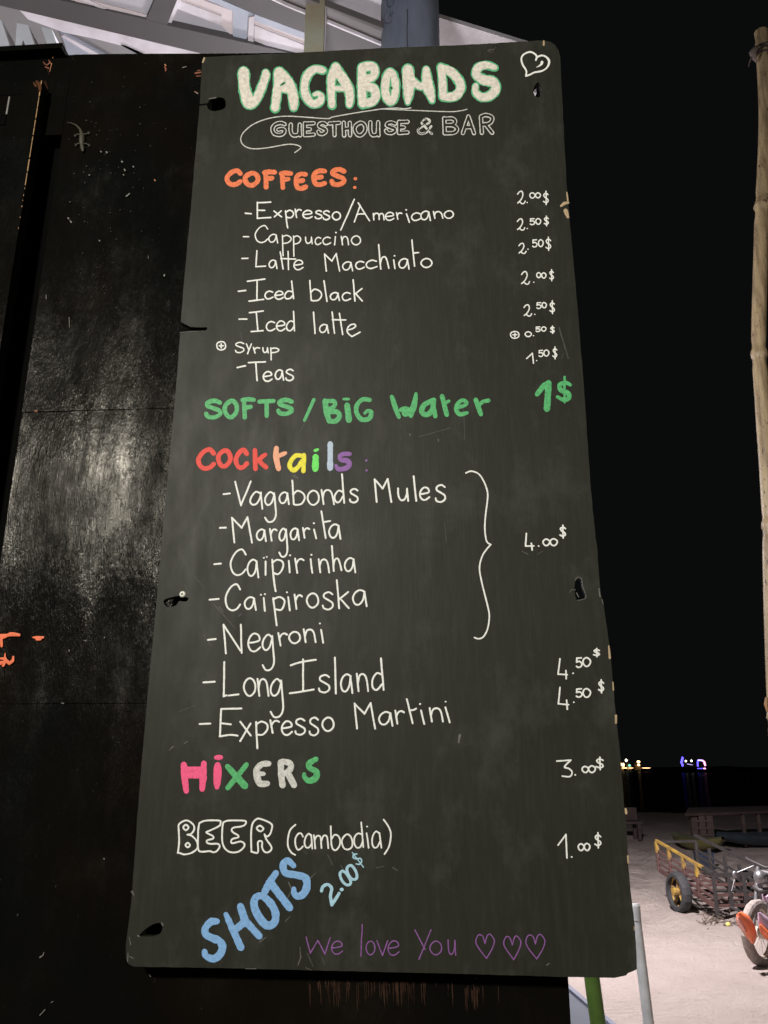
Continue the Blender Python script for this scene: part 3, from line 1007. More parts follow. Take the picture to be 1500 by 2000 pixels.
bulged('plywood_panel', sG, sR, tSeam1+.0007, tTop, .018, 3, tr=tTop+(W(560, 103.5)[1]-W(130, 107)[1])*(sR-sG)/(W(560, 103.5)[0]-W(130, 107)[0]))
bulged('plywood_panel', sG, sR, tSeam2+.0004, tSeam1-.0005, .018, 11, .0022)
bulged('plywood_panel', sG, sR, .02, tSeam2-.0004, .018, 23, .0012)
wbox('header_panel', -1.6, sG-.001, tGap, tTop, WOFF-.018, WOFF-.001, M_wall)
wbox('frame_back', -1.6, sR-.01, .0, tTop-.12, WOFF-.09, WOFF-.03, M_black)
# dark ledge above the header
sL = W(130, 104)[0]
wbox('ledge', -1.6, sL, tTop-.004, tTop+.008, WOFF-.16, WOFF+.02, M_wall)
# hinged shutter on the left
shutter = empty('window_shutter', label='black wooden shutter with chipped brown edge at the far left', cat='shutter', mat=BM)
so = WOFF+.028
sS, tS = bd(82, 156, so)
wbox('shutter_panel', -1.6, sS, .75, tS, WOFF+.004, so, M_wall, shutter)
# chipped edge: small bright slivers of bare wood along the vertical arris
mb = MB()
t = tS-.002
while t > bd(50, 330, so)[1]-.03:
    h = random.uniform(.006, .028); wd = random.uniform(.0008, .0018)
    mb.box((sS-.0004, -so+.0002, t-h/2-BO.z), (wd, .0012, h)); t -= h+random.uniform(.0005, .004)
t = bd(50, 330, so)[1]
while t > bd(40, 450, so)[1]:
    h = random.uniform(.002, .006)
    mb.box((sS-.0004, -so+.0002, t-h/2-BO.z), (.0008, .001, h)); t -= h+random.uniform(.006, .02)
mb.obj('chipped_edge', simple('bare_edge_wood', (.55, .33, .15), .7, .6, 90), shutter, local=True)
# vent slot and hinge plate cut on the shutter
x0, y0 = bd(-20, 186, so); x1, y1 = bd(42, 182, so)
wbox('groove', -1.0, x1, bd(10, 187, so)[1], bd(10, 183.5, so)[1], so-.002, so+.0008, M_black, shutter)
wbox('hinge_plate', -1.0, bd(12, 235, so)[0], bd(5, 245, so)[1], bd(5, 226, so)[1], so-.002, so+.002, M_black, shutter)
wbox('hook', bd(15, 205, so)[0], bd(17, 205, so)[0]+.0008, bd(15, 224, so)[1], bd(18, 190, so)[1], so-.001, so+.0015, simple('dull_steel', (.25, .24, .22), .5, .3, 50), shutter)

class WInk(Ink):
    """paint marks on the wall: same strokes, other plane"""
    def __init__(s, off): super().__init__(); s.off = off
    def stroke(s, P, hgt=.0003):
        n0 = len(s.v); super().stroke(P, hgt)
        # re-project onto the wall plane
    def obj2(s, name, m, parent, label=None):
        v = []
        for u, y, t in s.v: v.append((u, y-s.off, t))
        o = meshobj(name, v, s.f, m, parent, local=True)
        if label: o['label'] = label
        return o
_bd = bd
def on_plane(off, lines, name, m, parent, label=None, hgt=.0004):
    global bd
    bd = lambda x, y, o=0.0: _bd(x, y, off)
    k = WInk(off)
    for ln in lines: k.stroke(pts(ln), hgt)
    o = k.obj2(name, m, parent, label); bd = _bd
    return o
M_op = simple('orange_paint_mark', (.85, .16, .05), .55, .25, 200)
M_rw = simple('chipped_reddish_wood', (.24, .07, .035), .7, .6, 150)
M_fleck = simple('pale_paint_fleck', (.20, .19, .165), .6, .4, 200)
M_fl2 = simple('dull_paint_fleck', (.07, .067, .06), .6, .4, 200)
M_or2 = simple('orange_fleck', (.55, .24, .10), .6, .3, 200)
on_plane(WOFF+.0035, ['-6,1244,11 6,1243,10 14,1241,7 20,1239,9 28,1239,8 37,1240,6','2,1248,7 3,1262,5','64,1244.5,2.5 68,1245,5 74,1246,8 84,1245,5','72,1249,5 79,1249,4',
     '-4,1296,9 5,1294,7','0,1286,4 10,1287,7','10,1276,2 9,1290,6','12,1290,7 18,1296,7 25,1290,6 26,1283,4','6,1300,5 10,1292,5'], 'paint_mark', M_op, shed, 'orange painted lettering remnants at the left edge')
on_plane(WOFF+.0008, ['86,125,1.4 92,127,3.4 98,121,2','89,131,2.6 95,133,3','95,117,1.4 99,124,2.6','84,121,1 88,124,1.8','68,803,3 72,803,3.5','322,130,3 324,135,3.5 323,138,3','382,143,4 392,141,3','384,149,2 392,148,2.5','386,138,2 391,137,2','380,179,2 386,182,3'], 'paint_mark', M_rw, shed)
on_plane(WOFF+.0006, ['104,109,1.6 103,113,2','101,124,1.4 97,140,.8','302,351,2 303,353,2','68,803,2 72,804,2.4','322,126,2 324,128,2'], 'paint_mark', M_or2, shed)
fl = ['247,383,2.5 253,378,2','168,804,2 169,808,2','357,132,2 364,130,1.5','381,180,1.5 386,183,2','197,296,2.5 198,297,2','208,297,3 209,298,3','238,315,3.2 239,316,3.2','243,331,2.6 244,333,3','260,325,2.6 261,326,2.6',
      '241,341,2 242,342,2','133,426,3 134,427,3','137,431,2 139,434,3','194,470,2.4 195,471,2','321,537,3 321,539,3','289,500,1 290,505,1','174,342,2.2 175,342,2.2','135,1270,2.5 135,1272,2','204,1245,2.5 204,1246,2','158,1142,3 162,1140,2','155,1144,2 156,1146,2',
      '90,576,1.4 90,584,1.4','135,620,1.5 136,640,1','164,1251,1.2 168,1252,1.8','203,1677,2.4 204,1678,2.4','292,1904,3.4 294,1907,2.5','928,1911,3 929,1911,3','78,1983,2 88,1972,1.6','100,1958,1.6 104,1956,1.2','78,1870,2.4 84,1866,2 86,1860,1.2','120,1373,1.5 124,1374,2']
on_plane(WOFF+.0022, fl, 'paint_fleck', M_fleck, shed, 'pale flecks of paint and dirt on the black wall')
fd = []
random.seed(3)
for k in range(130):
    x = random.gauss(215, 45); y = random.choice([random.gauss(300, 60), random.uniform(250, 700), random.uniform(400, 1250)])
    if not 135-(y-265)*.13 < x < 385-(y-110)*.075 or y < 120: continue
    a = random.uniform(0, 6.28); d = random.uniform(0, 2.2); q = random.uniform(.6, 1.5)
    fd.append(f'{x:.1f},{y:.1f},{q:.2f} {x+d*math.cos(a):.1f},{y+d*math.sin(a):.1f},{q*.7:.2f}')
on_plane(WOFF+.0030, fd, 'paint_fleck', M_fl2, shed)
# worn streaks where the varnish is gone under the board
ws = []
for k in range(95):
    x = random.choice([random.gauss(765, 42), random.gauss(765, 42), random.gauss(645, 22), random.gauss(925, 12), random.uniform(600, 980)])
    y = 1912+random.uniform(0, 14)+(10 if x > 900 else 0); h = random.uniform(8, 52)
    ws.append(f'{x:.1f},{y:.1f},{random.uniform(.8,3.2):.2f} {x+h*.02:.1f},{y+h*.6:.1f},{random.uniform(1,2.4):.2f} {x+h*.04:.1f},{y+h:.1f},.6')
on_plane(WOFF+.0008, ws, 'worn_streak', simple('worn_streaks', (.055, .030, .020), .9, .8, 45, col2=(.018, .010, .008), spec=.02), shed, 'brown streaks of worn wood below the board')

on_plane(WOFF+.0005, ['88,160,5 90,172,8 91,186,5', '93,135,3 96,145,2'], 'rust_smear', simple('brown_smear', (.028, .010, .004), .7, .6, 60, spec=.1), shed)
on_plane(WOFF+.0285, ['72,160,6 77,166,8 78,178,4', '66,162,3 70,168,4'], 'rust_smear', simple('rusty_corner', (.11, .045, .016), .7, .6, 90, spec=.1), shutter)
on_plane(.0004, ['388,205,3 400,203.5,3 408,203,4'], 'slit', M_black, board)
# ================================================================== GECKO
gk = empty('gecko', label='small pale brown gecko clinging head-down to the black wall', cat='gecko', mat=BM)
def gp(x, y, h=.0):
    u, t_ = _bd(x, y, WOFF+.002+h); return (u, -(WOFF+.002+h), t_-BO.z)
G_ = simple('gecko_skin', (.060, .053, .034), .6, .4, 700)
mb = MB()
body = [(131, 239, .4), (140, 240.5, .9), (149, 245, 1.4), (156, 252, 2.0), (159, 259, 3.0), (160, 265, 4.6), (160, 273, 5.2), (159.5, 280, 4.6), (160, 284, 3.2), (161, 288, 4.0), (161.5, 292, 3.3), (162, 296, 1.4)]
k_ = .00085
mb.tube([gp(x, y, .002) for x, y, r in body], [r*k_*1.18 for x, y, r in body], 10)
for a in ([(158, 263), (152, 262), (148, 264.5)], [(162, 262), (168, 262), (172, 259.5)], [(158, 281), (152, 280), (149, 283)], [(162, 282), (168, 280), (173, 283.5)]):
    mb.tube([gp(x, y, .0012) for x, y in a], [1.6*k_, 1.2*k_, 1.0*k_], 7)
    x, y = a[-1]; sg = 1 if x > 160 else -1
    for dx, dy in ((sg*3.0, -2.2), (sg*3.4, 0), (sg*2.6, 2.4), (0, -2.8), (0, 2.8)):
        mb.tube([gp(x, y, .0008), gp(x+dx, y+dy, .0004)], [.8*k_, .6*k_], 5)
mb.obj('body', G_, gk, smooth=True, local=True)
mb = MB(); mb.ball(gp(158.6, 289, .0045), .0009, 8, 5); mb.ball(gp(164, 289, .0045), .0009, 8, 5)
mb.obj('eye', M_black, gk, local=True)

# ================================================================== BLOCK LETTERS ON THE LEDGE
M_letter = simple('blue_grey_letter_face', (.34, .36, .43), .5, .2, 12)
def block(name, poly, off0, off1, label):
    o = empty(name, label=label, cat='sign letter', mat=BM, group='white block letters above the bar')
    fr = [_bd(x, y, off1) for x, y in poly]; n = len(fr)
    v = [(s, -off1, t_-BO.z) for s, t_ in fr]+[(s, -off0, t_-BO.z) for s, t_ in fr]
    tr = tessellate_polygon([[Vector((a[0], a[1], 0)) for a in fr]])
    meshobj('letter_face', v[:n], [tuple(t_) for t_ in tr], M_letter, o, local=True)
    f_ = [(i, (i+1) % n, (i+1) % n+n, i+n) for i in range(n)]+[tuple(i+n for i in t_) for t_ in tr]
    meshobj('letter_side', v, f_, M_whitebright, o, local=True)
    return o
block('sign_letter', [(-12, 32), (3, 40), (22, 99), (-12, 99)], -.150, -.055, 'leftmost white block letter cut off by the photo edge')
block('sign_letter', [(33, 45), (55, 49), (72, 100), (54, 100), (45, 78), (39, 100), (29, 100)], -.150, -.055, 'white block letter above the dark ledge, between two others')
block('sign_letter', [(80, 52), (101, 57), (116, 101), (97, 101), (90, 80)], -.150, -.055, 'rightmost white block letter above the dark ledge')

# ================================================================== ROOF BEHIND
roof = empty('roof_canopy', (0, 4, 4.6), 'white steel-framed roof canopy lit from below above the wall', 'roof')
RZ = 4.6
A = onz(858, 35, RZ); Bp = onz(1005, 80, RZ); D = (Bp-A).normalized(); Nf = Vector((-D.y, D.x, 0))
if Nf.y < 0: Nf = -Nf
c1 = onz(1075, 101, RZ); c2 = onz(1045, 190, RZ); c2b = c1+(c2-c1)*6
l1 = A-D*7; l2 = l1+Nf*5
def prism(poly, th, name, m, parent=roof):
    n = len(poly); poly = [Vector(p) for p in poly]
    up = Vector((0, 0, th))
    return meshobj(name, poly+[p+up for p in poly], [tuple(range(n)), tuple(range(2*n-1, n-1, -1))]+[(i, i+n, (i+1) % n+n, (i+1) % n) for i in range(n)], m, parent)
# corrugated ribs: sheets of alternating height running along the eave
W_ = (c2b-c1); tot = W_.dot(Nf); k = 0; d = 0
while d < min(tot, 4.5):
    wd = .16 if k % 2 == 0 else .05
    a0 = c1+W_*(d/tot); a1 = c1+W_*(min(d+wd, tot)/tot)
    b0 = a0-D*8; b1 = a1-D*8
    zz = Vector((0, 0, 0 if k % 2 == 0 else .025))
    prism([a0+zz, a1+zz, b1+zz, b0+zz], .02, 'roof_sheet', M_white)
    d += wd; k += 1
def zslab(P, z, th, name, m):
    return prism([onz(x, y, z) for x, y in P], th, name, m)
# steel beams (quads traced where they hang, a hand's breadth under the sheets); their shade is in the dark grey
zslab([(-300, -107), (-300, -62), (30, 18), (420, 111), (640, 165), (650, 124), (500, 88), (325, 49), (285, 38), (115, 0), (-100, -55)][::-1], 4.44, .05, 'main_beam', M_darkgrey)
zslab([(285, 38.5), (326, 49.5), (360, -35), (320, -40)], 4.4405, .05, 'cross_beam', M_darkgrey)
M_g2 = simple('mid_grey_sheet', (.44, .42, .44), .6, .12, 4)
M_pk = simple('pinkish_sheet', (.66, .57, .56), .6, .1, 4)
zslab([(38, 20), (397, 105.5), (460, 122), (330, 120), (283, 107), (233, 88), (190, 77), (123, 63), (55, 38)], 4.475, .035, 'flange', M_whitebright)
zslab([(-60, -5), (40, 20), (60, 38), (123, 62), (190, 76), (233, 87), (285, 107), (340, 140), (0, 150), (-60, 90)], 4.50, .02, 'grey_sheet', M_greysheet)
zslab([(117, 62), (128, 66), (208, 108), (260, 140), (130, 140), (128, 92)], 4.49, .008, 'rib', M_paleblue)
zslab([(119, 71), (124, 69), (196, 108), (230, 128), (222, 132), (180, 108)], 4.482, .006, 'rib', M_whitebright)
zslab([(236, 88.5), (246, 91), (262, 98), (285, 109), (275, 109)], 4.47, .004, 'dark_gap', M_black)
# second bay
zslab([(345, -20), (335, -3), (326, 47), (333, 49.5), (352, 5), (358, -20)], 4.455, .03, 'strip', M_whitebright)
zslab([(118, -4), (205, 22), (285, 38.5), (320, -45), (0, -60)], 4.455, .02, 'grey_sheet', M_g2)
zslab([(205, 20), (285, 38), (288, 30), (205, 8), (140, -10), (112, -8)], 4.45, .004, 'rib', M_pk)
zslab([(200, 19), (210, 17), (150, -10), (130, -14)], 4.445, .004, 'rib', M_whitebright)
zslab([(333, 49), (352, 5), (356, -20), (600, 40), (600, 120)], 4.47, .02, 'grey_sheet', M_g2)
zslab([(346, 17), (352, 2), (433, 32), (433, 50)], 4.462, .006, 'strip', M_whitebright)
zslab([(433, 50), (433, 32), (352, 2), (358, -14), (456, 22), (456, 74)], 4.466, .003, 'strip', M_pk)
zslab([(455, 76), (455, 22), (380, -12), (400, -14), (497, 28), (484, 34), (482, 84)], 4.458, .01, 'strip', M_paleblue)
zslab([(484, 86), (486, 34), (497, 32), (495, 88)], 4.452, .01, 'strip', M_whitebright)
zslab([(497, 28), (600, 66), (640, 82), (640, 97), (600, 79), (497, 41)], 4.452, .03, 'flange', M_paleblue)
zslab([(497, 50), (600, 91), (660, 116), (610, 116), (560, 104), (497, 80)], 4.450, .03, 'flange', M_whitebright)
zslab([(497, 41), (600, 79), (640, 95), (640, 108), (600, 92), (497, 50)], 4.456, .03, 'flange', M_pk)
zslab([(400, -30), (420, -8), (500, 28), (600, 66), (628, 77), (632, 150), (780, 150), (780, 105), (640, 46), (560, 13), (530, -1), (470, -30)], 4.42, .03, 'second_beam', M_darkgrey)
zslab([(530, -3), (560, 11), (640, 43.5), (780, 102), (780, 105), (640, 46.5), (560, 14), (530, 0)], 4.40, .015, 'beam_lip', M_whitebright)
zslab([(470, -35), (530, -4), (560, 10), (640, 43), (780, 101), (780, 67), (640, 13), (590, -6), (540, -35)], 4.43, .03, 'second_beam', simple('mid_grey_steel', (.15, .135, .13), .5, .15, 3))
# posts
def post(name, px, wpx, yy, m, label, round_=True, cat='post', top=4.6, ybase=50):
    base = ony(px, ybase, yy)
    x0 = base.x; r_ = wpx/2/FPX*((Vector((x0, yy, base.z))-C).dot(FW))
    o = empty(name, (x0, yy, 0), label, cat)
    mb = MB()
    if round_:
        mb.tube([(x0, yy, .0), (x0, yy, 1.5), (x0, yy, 3), (x0, yy, top)], r_, 28)
    else:
        mb.box((x0, yy, top/2), (2*r_, 2*r_*.9, top))
    mb.obj('shaft', m, o, smooth=round_)
    return o, x0, r_
cm = simple('blue_grey_column_paint', (.20, .225, .285), .5, .4, 5, stretch=(2, 2, .5), bmp=.002, bscale=12)
o, cx_, cr = post('round_column', 801, 114, 2.42, cm, 'thick round blue-grey column rising behind the menu board top')
M_rust = simple('greenish_rusty_steel', (.36, .37, .28), .6, .5, 6, col2=(.34, .28, .19))
mb = MB()
for P in ([(757, -6), (756, 6), (759, 14), (765, 12), (769, 4), (766, -4)], [(756, 20), (752, 28), (750, 38), (753, 45), (759, 46), (766, 41)], [(763, 24), (762, 32), (765, 30), (768, 23)], [(795, 18), (796, 34), (795, 60), (796, 92)]):
    Q = []
    for x, y in catmull(P, False, 4):
        yy = 2.42
        for _ in range(3): g = ony(x, y, yy); yy = 2.42-math.sqrt(max(1e-6, cr**2-(g.x-cx_)**2))-.0004
        Q.append(ony(x, y, yy))
    mb.tube(Q, .0011 if P[0][0] < 790 else .0016, 5)
mb.obj('scribble', simple('dark_scribble', (.07, .075, .09), .7), o)
o2, px_, pr = post('square_post', 616, 37, 2.3, M_rust, 'narrow square greenish steel post streaked with rust', False)
mb = MB(); mb.box((px_+pr+.003, 2.3, 2.3), (.004, .03, 4.58)); mb.obj('white_edge_strip', M_whitebright, o2)

# ================================================================== SMALL POSTS UNDER THE BOARD
def leaning(name, pa, pb, yy, wpx, m, label, cat, ext_dn=True, taper=1.0, cap=None):
    a = ony(*pa, yy); b = ony(*pb, yy); d = (b-a)
    if ext_dn: b = a+d*((0-a.z)/d.z)
    r_ = wpx/2/FPX*((a-C).dot(FW))
    o = empty(name, tuple(b), label, cat)
    mb = MB(); n = 12
    mb.tube([a.lerp(b, i/n) for i in range(n+1)], [r_*(taper+(1-taper)*min(1, i/5)) for i in range(n+1)], 20)
    mb.obj('shaft', m, o, smooth=True)
    return o, a, b, r_
M_wp = simple('white_plastic_pole', (.82, .81, .79), .5, .3, 22, bmp=.0006, bscale=40)
o, a, b, r_ = leaning('white_pole', (1239, 1772), (1267, 2000), 2.3, 20, M_wp, 'white plastic pole leaning beside the lower right board corner', 'pole')
mb = MB(); mb.tube([a+Vector((0, 0, -.03)), a+Vector((0, 0, .004)), a+Vector((0, 0, .008))], [r_*1.12, r_*1.12, r_*.8], 18); mb.obj('cap', M_wp, o)
M_gp = simple('green_pole_paint', (.12, .215, .04), .4, .35, 18, bmp=.0006, bscale=30)
leaning('green_pole', (1148, 1850), (1168, 2000), 2.2, 30, M_gp, 'glossy green pole standing under the board corner', 'pole')
tb = empty('beach_table', tuple(onz(1090, 2150, 0)), 'pale blue-white plastic table top below the board corner', 'table')
tq = [onz(x, y, .95) for x, y in ((905, 1950), (1080, 1905), (1205, 2012), (1010, 2075))]
prism([p+Vector((0, 0, -.03)) for p in tq], .03, 'table_top', simple('pale_plastic', (.17, .19, .225), .85, .1, 5, spec=.1), tb)
q = tq[1]; q2 = tq[2]
mb = MB(); mb.bar(q+Vector((0, 0, .004)), q2+Vector((0, 0, .004)), .02, .012); mb.obj('table_rim', simple('pale_rim', (.32, .34, .42), .85, .1, 5, spec=.1), tb)
mb = MB()
cc = sum(tq, Vector())/4
for p in tq:
    p2 = p.lerp(cc, .12); mb = MB(); mb.tube([(p2.x, p2.y, .918), (p2.x, p2.y, 0)], .014, 8); mb.obj('leg', M_wp, tb)

# ================================================================== BAMBOO
bb = empty('bamboo_pole', tuple(ony(1560, 1900, 2.6)), 'tall weathered bamboo pole at the right edge against the black sky', 'bamboo pole')
mpts = [(1486.5, 63), (1489, 90), (1493, 150), (1495.5, 220), (1494, 300), (1489, 400), (1486.5, 470), (1484, 560), (1482, 640), (1482.5, 692), (1487, 760), (1493, 850), (1499, 940), (1503.5, 1026), (1504.5, 1100), (1507, 1200), (1511, 1320), (1514, 1390), (1522, 1550), (1532, 1750), (1545, 2000), (1590, 2700)]
sm = catmull(mpts, False, 5)
def brad(x, y):
    base = 12.6+.0012*y
    for ny in (92, 403, 692, 1027, 1400, 1800):
        d = abs(y-ny); base += 3.0*math.exp(-((y-ny-2)/3.0)**2)+1.8*math.exp(-((y-ny+5)/3.5)**2)-1.1*math.exp(-((d-16)/9)**2)
    return base/FPX*((ony(x, y, 2.6)-C).dot(FW))
fine = []
for i in range(len(sm)-1):
    a_, b_ = sm[i], sm[i+1]; k = max(1, int((b_[1]-a_[1])/4))
    for j in range(k): fine.append((a_[0]+(b_[0]-a_[0])*j/k, a_[1]+(b_[1]-a_[1])*j/k))
m_, n_, l_, b_n = newmat('bamboo_skin')
c_ = mix(n_, l_, (.33, .245, .135), (.15, .10, .055), ramp(n_, l_, nz(n_, l_, 16, 6, .65, stretch=(3, 3, .35)), [(.38, 0.), (.66, 1.)]))
c_ = mix(n_, l_, c_, (.06, .04, .025), ramp(n_, l_, nz(n_, l_, 70, 3, .6, stretch=(1, 1, .4)), [(.62, 0.), (.70, 1.)]))
l_.new(c_, b_n.inputs['Base Color']); b_n.inputs['Roughness'].default_value = .45
bump(n_, l_, b_n, nz(n_, l_, 120, 4, .6, stretch=(3, 3, .15)), .001)
mb = MB(); mb.tube([ony(x, y, 2.6) for x, y in fine], [brad(x, y) for x, y in fine], 20); mb.obj('cane', m_, bb, smooth=True)
mb = MB()
twine = simple('dark_twine', (.045, .032, .024), .9, .5, 60, bmp=.002)
for y in (95, 99, 103, 107, 110):
    c_p = ony(1489.5, y, 2.6); r_ = brad(1489, y)*1.10
    mb.tube([c_p+Vector((math.cos(a)*r_, math.sin(a)*r_, .006*math.sin(a*1.0+y))) for a in [2*math.pi*k/16 for k in range(16)]], .0036, 6, closed=True)
mb.obj('twine_lashing', twine, bb)
mb = MB()
mb.tube([ony(1481, 90, 2.58), ony(1474, 97, 2.56), ony(1470, 103, 2.56), ony(1472, 111, 2.56), ony(1478, 122, 2.58)], [.006, .013, .014, .011, .003], 8)
mb.tube([ony(1468, 112, 2.56), ony(1464, 122, 2.56), ony(1462, 130, 2.56)], [.004, .003, .0015], 6)
mb.obj('dry_leaf_sheath', simple('dry_sheath', (.14, .105, .085), .8, .4, 40), bb, smooth=True)
mb = MB()
mb.tube([ony(1497.5, 1362, 2.56), ony(1496, 1375, 2.56), ony(1499, 1390, 2.56)], [.004, .006, .003], 6)
mb.obj('twine_end', simple('brown_twine', (.32, .17, .07), .8, .4, 60), bb)

# ================================================================== BEACH
def sandmat():
    m, n, l, b = newmat('pale_sand')
    c = mix(n, l, (.66, .565, .52), (.54, .455, .415), ramp(n, l, nz(n, l, .9, 6, .6), [(.35, 0.), (.7, 1.)]))
    c = mix(n, l, c, (.28, .22, .19), ramp(n, l, nz(n, l, 6, 7, .75), [(.60, 0.), (.74, 1.)]))
    l.new(c, b.inputs['Base Color']); b.inputs['Roughness'].default_value = .95; b.inputs['Specular IOR Level'].default_value = .2
    bump(n, l, b, nz(n, l, 7, 9, .8), .13, 1.0)
    return m
M_sand = sandmat()
def sandh(x, y):
    h = .05*noise.noise(Vector((x*.7, y*.7, 0)))+.03*noise.noise(Vector((x*2.3, y*2.3, 3)))
    h += .12*max(0, 1-abs(y-14)/7)*noise.noise(Vector((x*3.2, y*3.2, 5)))-.09*max(0, 1-abs(y-13)/5)*abs(noise.noise(Vector((x*4.1, y*4.1, 15))))
    if y > 17: h *= 1.6
    if y > 35: h -= (y-35)*.13
    if y < 10: h *= .45
    return h
xs = np.concatenate([np.arange(-60, 0, 4.0), np.arange(0, 15, .12), np.arange(15, 90, 3)])
ys = np.concatenate([np.arange(-25, 5, 3.0), np.arange(5, 20, .12), np.arange(20, 42, .35)])
v = []; f = []
for y in ys:
    for x in xs: v.append((float(x), float(y), sandh(x, y)))
nxg = len(xs)
for j in range(len(ys)-1):
    for i in range(nxg-1): f.append((j*nxg+i, j*nxg+i+1, (j+1)*nxg+i+1, (j+1)*nxg+i))
tag(meshobj('sand', v, f, M_sand, smooth=True), kind='structure')
m, n, l, b = newmat('night_sea')
df = n.new('ShaderNodeBsdfDiffuse'); df.inputs['Color'].default_value = (.012, .012, .013, 1)
gs = n.new('ShaderNodeBsdfGlossy'); gs.inputs['Roughness'].default_value = .16; gs.inputs['Color'].default_value = (.8, .85, .9, 1)
mx = n.new('ShaderNodeMixShader'); mx.inputs['Fac'].default_value = .05
l.new(df.outputs[0], mx.inputs[1]); l.new(gs.outputs[0], mx.inputs[2])
bp0 = n.new('ShaderNodeBump'); bp0.inputs['Distance'].default_value = .06; bp0.inputs['Strength'].default_value = .6
l.new(nz(n, l, .35, 4, .6, stretch=(.25, 1, 1)), bp0.inputs['Height']); l.new(bp0.outputs['Normal'], gs.inputs['Normal'])
l.new(mx.outputs[0], n['Material Output'].inputs['Surface'])
tag(meshobj('sea', [(-1500, 30, -.42), (1500, 30, -.42), (1500, 2600, -.42), (-1500, 2600, -.42)], [(0, 1, 2, 3)], m), kind='structure')

# ---- hand cart
M_cart = simple('maroon_cart_steel', (.125, .066, .06), .6, .35, 12)
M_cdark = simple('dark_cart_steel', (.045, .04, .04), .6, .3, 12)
M_yel = simple('yellow_cart_paint', (.42, .27, .04), .7, .5, 9, col2=(.16, .09, .05))
# the cart rests nose-down on its front legs, its tail tipped up over the wheels
FL = ony(1393, 1710, 11.13); BL = ony(1282, 1645, 12.6); FR = ony(1480, 1712, 11.23); FR.z = FL.z
ax = (BL-FL).normalized(); sd = (FR-FL); sdn = Vector((sd.x, sd.y, 0)).normalized()
cart = empty('hand_cart', (FL.x, FL.y, 0), 'slatted two-wheel hand cart with yellow top rails on the sand', 'cart')
def cpt(u, s_, z): return FL+(BL-FL)*u+(FR-FL)*s_+Vector((0, 0, z-.495))
zb = .13
for side, s_ in (('near', 0), ('far', 1)):
    for u in (0, .27, .5, .76, 1.0):
        mb = MB(); lo = 0.0 if u == 0 else zb
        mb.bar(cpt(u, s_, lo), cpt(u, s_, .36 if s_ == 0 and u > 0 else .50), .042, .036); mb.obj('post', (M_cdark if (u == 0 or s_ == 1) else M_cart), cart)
        if s_ == 0 and u > 0:
            mb = MB(); mb.bar(cpt(u, s_, .36), cpt(u, s_, .505), .054, .042); mb.obj('post_top', M_yel, cart)
    for z_ in (zb, .22, .30, .385):
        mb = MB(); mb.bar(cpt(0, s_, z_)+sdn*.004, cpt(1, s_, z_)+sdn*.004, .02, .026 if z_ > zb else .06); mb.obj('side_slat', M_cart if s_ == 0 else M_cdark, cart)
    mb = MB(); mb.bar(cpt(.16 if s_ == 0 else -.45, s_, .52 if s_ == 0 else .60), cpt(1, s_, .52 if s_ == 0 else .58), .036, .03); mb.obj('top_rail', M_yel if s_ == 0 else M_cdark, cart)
    if s_ == 0:
        mb = MB(); mb.bar(cpt(0, s_, .52), cpt(.158, s_, .52), .034, .028); mb.obj('top_rail', M_cdark, cart)
for s_ in (.33, .66, 1.0):
    mb = MB(); mb.bar(cpt(-.0, s_, .10 if s_ < 1 else 0), cpt(-.0, s_, .50), .045, .045); mb.obj('front_post', M_cdark, cart)
mb = MB(); mb.bar(cpt(0, 0, .50), cpt(0, 1.02, .50), .04, .045); mb.obj('front_rail', M_cdark, cart)
for z_ in (.15, .27, .39):
    mb = MB(); mb.bar(cpt(-.004, 0, z_), cpt(-.004, 1, z_), .024, .034); mb.obj('front_slat', M_cart, cart)
for k in range(8):
    mb = MB(); mb.bar(cpt(.04+k*.125, .01, zb+.0), cpt(.04+k*.125, .99, zb+.0), .09, .016); mb.obj('floor_board', M_cart, cart)
mb = MB(); mb.bar(cpt(1, 0, .5), cpt(1, 1, .5), .03, .03); mb.obj('rear_rail', M_cdark, cart)
mb = MB(); mb.tube([cpt(0, .3, .13), cpt(-.35, .42, .16), cpt(-.6, .48, .15)], .018, 8); mb.obj('draw_bar', M_cdark, cart)
M_tyre = simple('grey_rubber', (.045, .046, .05), .75, .35, 30, bmp=.004, bscale=30)
def wheel(parent, c, axis, R_, wd, mt, mr, spokes=8, hubr=.05, thin=False):
    axis = axis.normalized(); e1 = Vector((0, 0, 1)); e2 = axis.cross(e1).normalized()
    n = 36; prof = [(-.5, .74), (-.5, .90), (-.36, .975), (-.12, 1.0), (.12, 1.0), (.36, .975), (.5, .90), (.5, .74)]
    v = []; f = []
    for i in range(n):
        a = 2*math.pi*i/n; d_ = e1*math.cos(a)+e2*math.sin(a)
        for o_, r_ in prof: v.append(c+axis*o_*wd+d_*R_*r_*(1 if r_ < .95 else 1+.008*((i % 2)*2-1)))
    m_ = len(prof)
    for i in range(n):
        for k in range(m_): f.append((i*m_+k, i*m_+(k+1) % m_, ((i+1) % n)*m_+(k+1) % m_, ((i+1) % n)*m_+k))
    ty = meshobj('tyre', v, f, mt, parent, smooth=False)
    mb = MB()
    ring = [c+(e1*math.cos(2*math.pi*i/n)+e2*math.sin(2*math.pi*i/n))*R_*.72 for i in range(n)]
    mb.tube(ring, R_*.05, 8, closed=True); 
    mb.tube([c-axis*wd*.62, c+axis*wd*.62], hubr, 12)
    for i in range(spokes):
        a = 2*math.pi*i/spokes; d_ = e1*math.cos(a)+e2*math.sin(a)
        mb.tube([c+d_*hubr*.8, c+d_*R_*.71], (.0025 if thin else R_*.07), 5)
    mb.obj('rim', mr, parent)
wr = .247
def wpt(s_, off):
    p = cpt(.38, s_, 0)+sdn*off; p.z = wr-.012; return p
MB().tube([wpt(0, -.2), wpt(1, .2)], .018, 8).obj('axle', M_cdark, cart)
